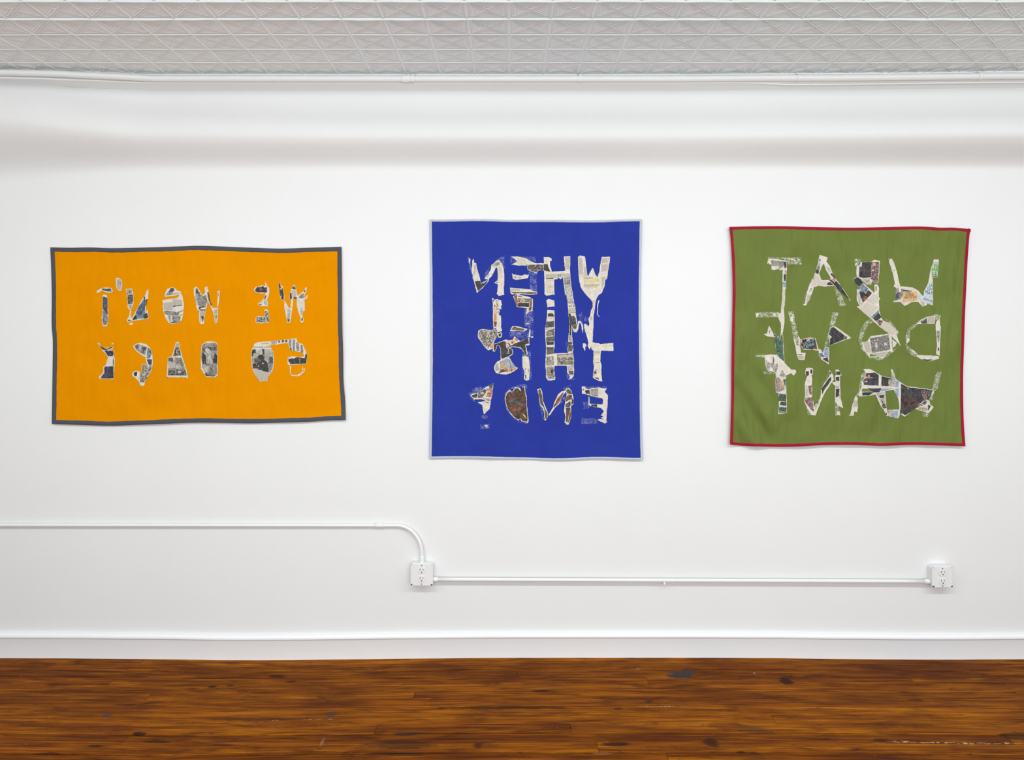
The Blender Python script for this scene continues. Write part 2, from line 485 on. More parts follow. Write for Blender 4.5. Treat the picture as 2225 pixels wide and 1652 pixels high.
a, b = pipe_path(873) - E0, pipe_path(892) - E0
cp = bm_obj('coupling', tube_bm(bmesh.new(), [a, a + (b - a) * .1, a + (b - a) * .9, b], [PIPE_R + .0012, PIPE_R + .0026, PIPE_R + .0026, PIPE_R + .0012], 20), M_PIPE, pipe, True)
for px in (876.5, 891):
    q = pipe_path(px) - E0
    bm_obj('set_screw', tube_bm(bmesh.new(), [q + Vector((0, -.009, -.0105)), q + Vector((0, -.013, -.0165))], .0032, 8), M_PIPE, cp)
# thin cable on the added sloping cove, right half of the picture
pts = []
for px in range(1560, 2960, 50):
    d = bulge(px) + .043; z = 2.5264 + .0085
    t_ = min(1, (px - 1560) / 300.0)
    pts.append(Vector(((px - VX) * (DIST - d) / F_PX, -d - .0022, z + .0012 * t_ + .014 * max(0, 1 - (px - 1560) / 150.0))))
tag(bm_obj('cable', tube_bm(bmesh.new(), pts, .0032, 10), M_PIPE, None, True), 'thin white painted cable under the ceiling pipe at the right', 'cable')

def conduit(label, path, r, group=None):
    loc = path[0] + Vector((0, 0, 0))
    t_ = thing('conduit', loc, label, 'conduit', 'white conduits on the wall')
    bm_obj('tube', tube_bm(bmesh.new(), [p - loc for p in path], r, 16), M_PIPE, t_, True)
    return t_, loc
def collar(name, parent, loc, p, q, r):
    p, q = p - loc, q - loc
    return bm_obj(name, tube_bm(bmesh.new(), [p, p + (q - p) * .12, p + (q - p) * .88, q], [r * .93, r, r, r * .93], 16), M_PIPE, parent, True)
CR_ = .0082
path = [W(px, 1141.4 + .6 * px / 860, .0105) for px in range(-700, 861, 60)]
path += [W(862, 1142, .0105)]
for i in range(1, 15):
    a = math.radians(90 * i / 14)
    path.append(W(862 + 54.6 * math.sin(a), 1142 + 62 * (1 - math.cos(a)), .0105 + .012 * i / 14))
path += [W(916.8, 1212, .0228), W(917, 1226, .0228)]
t_, loc = conduit('white conduit entering from the left and bending down to the middle outlet box', path, CR_)
collar('coupling', t_, loc, W(815, 1141.9, .0105), W(835, 1141.9, .0105), CR_ + .0022)
for px in (819, 830):
    p = W(px, 1139.5, .02) - loc
    bm_obj('set_screw', tube_bm(bmesh.new(), [p, p + Vector((0, -.0022, .0010))], .0022, 8), M_PIPE, t_)
collar('connector', t_, loc, W(916.9, 1209, .0228), W(917, 1224.5, .0228), CR_ + .003)
path = [W(px, 1259.4 + 4.4 * (px - 941) / 1075, .0215) for px in range(940, 2021, 60)] + [W(2018, 1263.8, .0215)]
t_, loc = conduit('straight white conduit running between the two outlet boxes', path, CR_)
collar('connector', t_, loc, W(941, 1259.4, .0215), W(951.5, 1259.5, .0215), CR_ + .0028)
collar('connector', t_, loc, W(2009, 1263.7, .0215), W(2019.5, 1263.8, .0215), CR_ + .0028)
p = W(1443, 1261.5, .0215)
bm = tube_bm(bmesh.new(), [p - loc + Vector((-.005, 0, 0)), p - loc + Vector((.005, 0, 0))], CR_ + .0016, 14)
bm_obj('pipe_strap', bm, M_PIPE, t_)
bm = box_bm(bmesh.new(), -.005, .005, -.013, .0205, -.0155, -.007, .0008)
for v in bm.verts: v.co += p - loc
bm_obj('strap_foot', bm, M_PIPE, t_)

DEP = .043
def outlet(label, px0, px1, py0, py1, rot):
    c = W((px0 + px1) / 2, (py0 + py1) / 2, DEP)
    s = (DIST - DEP) / F_PX
    hw, hh = (px1 - px0) / 2 * s, (py1 - py0) / 2 * s
    t_ = thing('outlet_box', (c.x, -.0005, c.z), label, 'outlet', 'outlet boxes on the wall')
    t_.rotation_euler = (0, rot, 0)
    # steel back box
    k = .010
    octo = [(-hw*.98 + k, -hh*.98), (hw*.98 - k, -hh*.98), (hw*.98, -hh*.98 + k), (hw*.98, hh*.98 - k), (hw*.98 - k, hh*.98), (-hw*.98 + k, hh*.98), (-hw*.98, hh*.98 - k), (-hw*.98, -hh*.98 + k)]
    body = bm_obj('box_body', prism(bmesh.new(), octo, 0, -.030), M_BOX, t_)
    # knockouts on the left and right side of the body
    for sx in (-1, 1):
        for zz in (.018,):
            q = Vector((sx * hw * .98, -.015, zz))
            bm_obj('knockout', tube_bm(bmesh.new(), [q - Vector((.0006 * sx, 0, 0)), q + Vector((.0007 * sx, 0, 0))], .0105, 18), M_BOX, body)
    # raised cover with rounded edge and clipped corners at the screw ears
    cl = .0085
    outl = []
    for sx, sz in ((-1, -1), (1, -1), (1, 1), (-1, 1)):
        pts_ = [(sx * hw, sz * (hh - cl)), (sx * (hw - cl * .45), sz * (hh - cl * .45)), (sx * (hw - cl), sz * hh)]
        if (sx, sz) in ((1, -1), (-1, 1)): pts_ = pts_[::-1]
        outl += [pts_[2], pts_[1], pts_[0]] if (sx, sz) in ((-1, -1), (1, 1)) else pts_[::1]
    # order the corners counter clockwise
    outl.sort(key=lambda p: math.atan2(p[1], p[0]))
    cover = bm_obj('cover_plate', prism(bmesh.new(), outl, -.030, -DEP, .0035), M_BOX, t_)
    for sx, sz in ((-1, -1), (1, -1), (1, 1), (-1, 1)):
        q = Vector((sx * (hw - .0062), -DEP + .0010, sz * (hh - .0062)))
        ear = bm_obj('corner_screw', tube_bm(bmesh.new(), [q, q + Vector((0, -.0018, 0))], .0036, 12), M_BOX if sz > 0 else M_SCREW, t_)
        bm_obj('screw_slot', box_bm(bmesh.new(), q.x - .0020, q.x + .0020, q.y - .0023, q.y - .0017, q.z - .0008, q.z + .0008), M_SLOT, ear)
    dx = -.0005
    for zz in (.0195, -.0185):
        r = .0170; ol = []
        for i in range(40):
            a = 2 * PI * i / 40
            x, z = r * math.cos(a), r * math.sin(a)
            ol.append((x + dx, max(-.0142, min(.0142, z)) + zz))
        rec = bm_obj('receptacle', prism(bmesh.new(), ol, -DEP + .001, -DEP - .0022, .0006), M_BOX, t_)
        def dark(x0, x1, z0, z1):
            bm_obj('slot', box_bm(bmesh.new(), x0 + dx, x1 + dx, -DEP - .00245, -DEP - .0020, z0 + zz, z1 + zz), M_SLOT, rec)
        dark(-.0076, -.0054, -.0012, .0078); dark(.0054, .0074, -.0004, .0072)
        q = Vector((dx + .0004, -DEP - .0020, zz - .0082))
        bm_obj('ground_hole', tube_bm(bmesh.new(), [q, q + Vector((0, -.00045, 0))], .0027, 12), M_SLOT, rec)
    for zz in (hh - .0105, -hh + .0085):
        q = Vector((dx, -DEP + .0002, zz))
        bm_obj('plate_screw', tube_bm(bmesh.new(), [q, q + Vector((0, -.0012, 0))], .0024, 10), M_SLOT, t_)
    return t_
outlet('white double outlet box at the foot of the bent conduit, below the blue banner', 891.6, 941.0, 1224.4, 1273.8, math.radians(.8))
outlet('white double outlet box at the right end of the straight conduit', 2025.6, 2071.2, 1230.6, 1277.8, math.radians(-.4))
YELLOW = """
L T
b Y1 140,325 150,300 215,262 290,252 375,258 398,300 385,338 300,330 225,300 190,325 160,338
o gd Y1 222,268 362,268 380,300 340,318 270,300 230,290
o gl Y1 320,300 385,295 380,328 330,318
b Y1 235,375 262,358 305,375 318,440 318,560 328,720 325,800 300,855 250,855 235,830 222,720 235,600 228,460
o slate Y1 238,388 270,398 310,412 312,680 270,640 240,580 236,480
o bluegray Y1 240,590 275,650 310,690 322,760 290,840 250,835 235,760
o gm Y1 280,690 318,700 318,780 290,835 262,835
L apostrophe
b Y1 440,110 465,95 525,120 545,185 528,300 490,305 455,260 445,200
o gl Y1 455,120 520,125 525,180 515,290 490,295 460,240
o mauve Y1 495,170 530,165 530,200 500,205
L N
b Y1 600,275 700,268 720,400 715,520 690,590 655,605 630,570 625,500 615,350
o crowd Y1 615,285 690,280 695,345 620,355
o crowdd Y1 622,360 705,360 712,430 700,505 632,505
o gl Y1 635,515 695,515 685,580 645,580
b Y1 665,605 685,620 675,690 700,735 690,765 640,755 620,780 610,775 650,690
b Y1 610,792 640,760 690,760 720,680 830,470 880,400 905,360 920,300 950,280 950,420 930,440 915,520 905,660 935,580 945,650 955,735 700,775
o blue Y1 750,650 800,540 850,480 890,400 895,640 935,720 770,745
o slate Y1 780,600 830,540 850,560 820,600
o slate Y1 790,640 860,620 850,670 790,680
o dark Y1 700,760 745,670 775,748
o dark Y1 625,775 645,752 690,765
o dark Y1 890,660 930,650 945,725 880,735
o gd Y1 880,390 900,395 895,600 878,600
o dark Y1 905,440 930,430 920,510 900,550
b Y1 650,810 690,800 720,815 690,838 655,830
r Y1 920,770 960,775 955,835 920,830
L O
b Y1 1200,385 1220,320 1250,270 1310,250 1360,255 1400,300 1450,310 1465,350 1485,385 1490,430 1505,500 1505,560 1490,690 1470,760 1420,805 1320,820 1265,800 1215,720 1190,640 1175,580 1180,490 1165,465 1180,445 1400,415 1435,380 1420,368 1210,398
o gm Y1 1215,375 1250,330 1330,340 1330,365
o gd Y1 1270,310 1300,258 1340,258 1360,290 1330,325 1260,330
o newsd Y1 1330,340 1420,325 1425,352 1340,365
o newsd Y1 1330,430 1470,445 1480,520 1330,535
o dark Y1 1330,540 1470,522 1470,532 1332,552
o newsd Y1 1190,490 1325,480 1325,600 1190,605
o gm Y1 1195,620 1260,610 1400,640 1430,620 1420,690 1280,690 1205,660
o gd Y1 1195,622 1260,608 1262,618 1200,640
o gd Y1 1430,630 1485,605 1485,615 1435,642
o gd Y1 1440,680 1480,668 1480,676 1440,690
o gm Y1 1265,690 1290,692 1300,780 1275,770
o gm Y1 1320,695 1450,700 1440,790 1380,800 1320,790
o gd Y1 1280,785 1400,790 1390,805 1320,808
L W
b Y1 1660,265 1690,235 1725,260 1760,320 1800,370 1840,330 1825,250 1870,235 1890,300 1885,380 1900,450 1940,540 1955,570 2040,570 2035,690 2025,800 2000,815 1985,790 1975,690 1945,600 1910,520 1870,460 1865,545 1850,580 1830,700 1815,815 1770,825 1745,790 1740,650 1750,610 1720,610 1700,560 1680,440 1660,370
o gd Y1 1690,260 1720,270 1730,310 1755,330 1740,400 1690,350
o gm Y1 1690,350 1750,340 1800,390 1850,360 1865,460 1845,540 1750,560 1710,500
o gl Y1 1670,390 1700,380 1730,510 1700,520
o dark Y1 1735,560 1800,545 1860,550 1770,570 1740,600
o gl Y1 1755,590 1840,600 1820,700 1800,790 1770,780 1750,680
o gd Y1 1755,585 1840,592 1835,612 1755,608
o dark Y1 1770,700 1815,700 1800,780
o gd Y1 1870,320 1890,320 1910,450 1940,530 1925,530 1885,440
o gl Y1 1965,590 2030,580 2020,700 2010,790 1995,780
o gd Y1 1998,690 2015,690 2010,730 2000,730
b Y1 2025,310 2065,300 2060,400 2040,545 2020,550 2030,400
o gm Y1 2038,330 2052,330 2045,380 2038,400
r Y1 2025,225 2075,250 2070,285 2030,280
L E
b Y3 515,410 560,340 640,325 700,305 780,325 765,230 790,250 820,320 860,370 865,430 850,500 840,570 820,560 830,520 780,470 700,490 620,480 550,450
o dark Y3 545,420 590,345 690,340 715,315 760,360 800,345 815,380 810,460 730,460 640,465 570,445
o maroon Y3 620,370 700,360 720,410 650,430
o gd Y3 785,345 815,350 812,455 790,455
b Y3 770,480 820,490 835,570 815,600 835,690 830,770 760,760 700,765 630,740 600,710 640,690 690,650 730,600 760,540
o maroon Y3 780,510 800,560 770,600 735,600
o gl Y3 740,610 810,605 820,740 740,720
o pinkish Y3 660,680 720,640 735,660 680,690
o gd Y3 610,700 640,712 700,725 690,735 650,735
b Y3 760,840 790,820 840,860 855,960 860,1135 800,1130 700,1140 570,1140 560,1050 570,995 620,980 750,990 760,930
o crowd Y3 770,870 830,870 845,980 858,1110 790,1120 720,1120 575,1125 575,1000 640,1000 760,1000
L W
b Y3 1060,240 1100,250 1110,310 1150,320 1170,380 1190,520 1195,600 1170,635 1120,620 1100,560 1085,420
o dark Y3 1065,250 1090,260 1110,340 1160,380 1180,560 1170,620 1125,610 1095,500
o gl Y3 1095,360 1140,360 1145,400 1100,400
o gm Y3 1110,490 1135,500 1135,580 1112,570
b Y3 1190,625 1220,680 1300,810 1320,820 1335,660 1345,620 1390,620 1380,720 1360,860 1340,1060 1325,1130 1255,1130 1240,1030 1210,880 1190,780
o gl Y3 1260,820 1330,840 1320,960 1300,1110 1265,1110 1250,980
o gd Y3 1262,1040 1310,1060 1300,1112 1266,1112
b Y3 1350,380 1370,320 1400,300 1440,320 1460,420 1480,520 1470,600 1390,610 1300,610 1310,480 1335,430
o crowdd Y3 1355,370 1380,325 1430,325 1445,390 1400,400
o newsd Y3 1340,420 1440,410 1460,500 1440,550 1370,570 1345,500
o dark Y3 1315,470 1345,480 1360,600 1310,605
o maroon Y3 1390,560 1460,560 1470,600 1400,605
b Y3 1480,540 1540,490 1620,430 1650,360 1690,350 1680,420 1640,500 1630,570 1650,580 1690,520 1710,530 1690,600 1640,610 1640,700 1645,860 1600,880 1590,1020 1620,1050 1620,1090 1580,1130 1550,1110 1540,1000 1500,900 1470,760 1460,600
o gm Y3 1510,570 1560,500 1620,480 1610,590 1540,590
o dark Y3 1620,430 1660,400 1640,470
o gl Y3 1530,790 1590,800 1580,950 1555,950
o gd Y3 1560,1030 1600,1030 1600,1080 1570,1085
L K
b Y2 155,180 190,185 230,240 270,265 390,235 410,250 390,280 310,290 410,300 420,370 405,380 430,420 420,560 415,745 190,745 175,715 220,670 250,620 245,560 290,520 320,400 290,360 230,300 225,260 180,220
o dark Y2 180,190 230,245 290,275 390,240 395,255 300,285 320,295 245,290 225,270
o purple Y2 265,300 330,305 400,305 410,360 390,390 320,390
o gd Y2 400,400 412,440 405,540 396,540
o purple Y2 275,550 405,548 405,735 205,735 230,690 265,650 260,580
o dark Y2 350,550 405,548 405,735 330,735 360,650
b Y2 375,185 405,185 410,205 380,205
L C
b Y2 705,235 760,195 830,180 920,205 980,260 1010,350 1020,480 1000,620 960,690 910,745 885,850 825,850 810,800 765,745 720,710 695,680 705,640 760,615 810,625 840,680 845,580 850,510 920,520 940,560 915,470 900,400 860,385 760,310
o gm Y2 735,220 800,200 930,250 895,370 840,345 760,290
o gd Y2 735,235 790,215 800,250 770,290
o gd Y2 850,240 920,250 910,300 850,300
o gd Y2 850,310 890,310 885,350 850,335
o gl Y2 800,205 840,215 830,320 800,310
o blue Y2 940,250 985,290 1000,340 970,420 925,420
o olive Y2 960,310 995,310 990,350
o navy Y2 925,440 1005,440 1000,520 960,530
o crowd Y2 855,520 920,530 950,570 960,540 1005,530 990,620 940,700 880,800 820,790 810,700 850,640
o gl Y2 880,620 915,650 880,720
o dark Y2 720,650 780,630 770,700 735,700
o white Y2 775,640 810,640 800,700 770,720
L A
b Y2 1380,170 1430,170 1445,270 1475,380 1490,430 1550,620 1570,740 1530,720 1240,720 1235,700 1245,560 1255,405 1310,395 1335,330
o crowdd Y2 1345,360 1370,250 1430,250 1450,330 1455,380 1330,385
o gl Y2 1385,180 1425,180 1430,240 1370,245
o mauve Y2 1380,310 1400,305 1405,345 1385,350
o gm Y2 1262,410 1470,415 1500,520 1540,640 1545,690 1255,690 1262,560
o gd Y2 1262,410 1335,415 1335,470 1262,470
o gl Y2 1335,410 1365,412 1365,450 1335,450
o newsd Y2 1265,485 1375,485 1375,575 1262,575
o gl Y2 1380,530 1440,520 1480,565 1470,585 1390,580
o crowdd Y2 1258,600 1370,610 1375,690 1256,690
o crowdd Y2 1380,590 1520,610 1540,690 1380,690
o gl Y2 1400,620 1460,620 1450,665 1430,640 1420,665
o maroon Y2 1235,712 1258,722 1235,730
L D
b Y2 1780,215 1840,170 1920,150 2000,170 2030,210 2035,680 2000,715 1855,715 1810,650 1770,590 1765,450
o gm Y2 1785,220 1850,180 1990,180 2025,220 2025,660 1990,700 1870,700 1790,570 1775,400
o crowdd Y2 1790,260 1850,250 1990,240 2020,300 1900,310 1800,330
o dark Y2 1785,340 1840,360 1850,420 1845,510 1832,510 1825,440 1815,510 1800,510
o gl Y2 1830,270 1870,260 1930,300 1925,340 1890,370 1850,330
o gl Y2 1830,330 1870,365 1860,385 1825,350
o gl Y2 1880,380 1920,375 1975,500 1870,500
o dark Y2 1930,390 1960,440 1990,330 2020,380 2020,500 1970,500
o gl Y2 1800,520 1890,540 1890,640 1830,640
o dark Y2 1830,650 1900,690 1990,690 1960,705 1850,700
x TATE|Y2 1905,525|6.5|-90|ink|22
x STO|Y2 1962,525|6.5|-90|ink|16
L O
b Y4 540,275 600,245 890,215 895,300 870,305 910,380 950,450 965,600 965,700 940,850 900,930 830,1010 825,1095 640,1105 635,1045 560,980 510,890 480,780 460,620 460,500 480,400 520,310
o gm Y4 490,400 920,390 945,470 950,690 900,880 850,900 700,860 500,825 470,620
o gl Y4 565,400 700,395 715,510 640,515 600,560 570,580 540,590 490,590 500,560 515,490 565,485
o dark Y4 490,410 560,400 565,480 510,490 500,550 470,555 475,480
o dark Y4 700,390 745,390 745,515 715,510
o gl Y4 765,390 920,390 942,560 860,560 850,620 830,690 770,620
o dark Y4 600,560 640,515 720,520 750,590 740,630 800,670 840,760 850,900 700,860 640,850 590,770 590,700 690,640 620,600
o dark Y4 490,720 560,715 600,790 610,820 500,805
o gd Y4 530,610 600,590 690,640 600,690 540,680
o gd Y4 870,560 935,570 945,700 850,710 870,640
o gm Y4 830,720 940,715 920,860 880,850 850,900
o white Y4 705,700 730,690 735,715 712,725
o white Y4 615,765 632,750 635,775 620,785
o dark Y4 720,850 800,880 860,900 700,890
o newsd Y4 505,835 700,870 850,908 920,885 830,1005 825,1080 645,1090 560,970
x Community in Crisis|Y4 512,362|3.4|0|ink|37
x the Tribune|Y4 690,278|2.6|2|ink|15
L G
b Y4 895,220 1200,185 1460,155 1475,215 1500,255 1590,275 1640,390 1660,430 1695,500 1680,720 1280,745 1260,680 1270,580 1350,550 1480,560 1530,575 1600,560 1625,545 1610,490 1480,450 1360,430 1310,400 1285,320 1280,265 1140,270 1010,300 980,285 900,300
o mauve Y4 905,220 1030,205 1030,265 980,278 910,280
o gd Y4 1055,205 1100,205 1100,250 1060,250
o gd Y4 1140,195 1185,195 1180,245 1135,245
o gd Y4 1215,190 1255,190 1255,245 1210,245
o gm Y4 1290,185 1345,180 1345,410 1310,380 1300,300
o gm Y4 1375,180 1425,175 1425,440 1375,430
o gm Y4 1450,230 1480,250 1515,300 1510,440 1460,440
o gm Y4 1545,300 1590,300 1605,470 1560,460
o dark Y4 1310,370 1345,380 1355,425 1320,405
o dark Y4 1510,420 1600,480 1550,465
o dark Y4 1285,600 1320,615 1350,590 1400,605 1440,575 1480,570 1640,590 1660,480 1690,510 1670,710 1330,725 1280,660
o gm Y4 1520,600 1540,600 1540,700 1520,700
b Y4 1310,770 1340,770 1335,940 1360,960 1480,960 1520,920 1590,890 1580,800 1600,795 1605,900 1560,960 1500,990 1350,985 1320,940
o navy Y4 1520,920 1550,915 1545,945
b Y4 1620,820 1645,820 1640,880 1610,920 1600,910 1625,870
"""
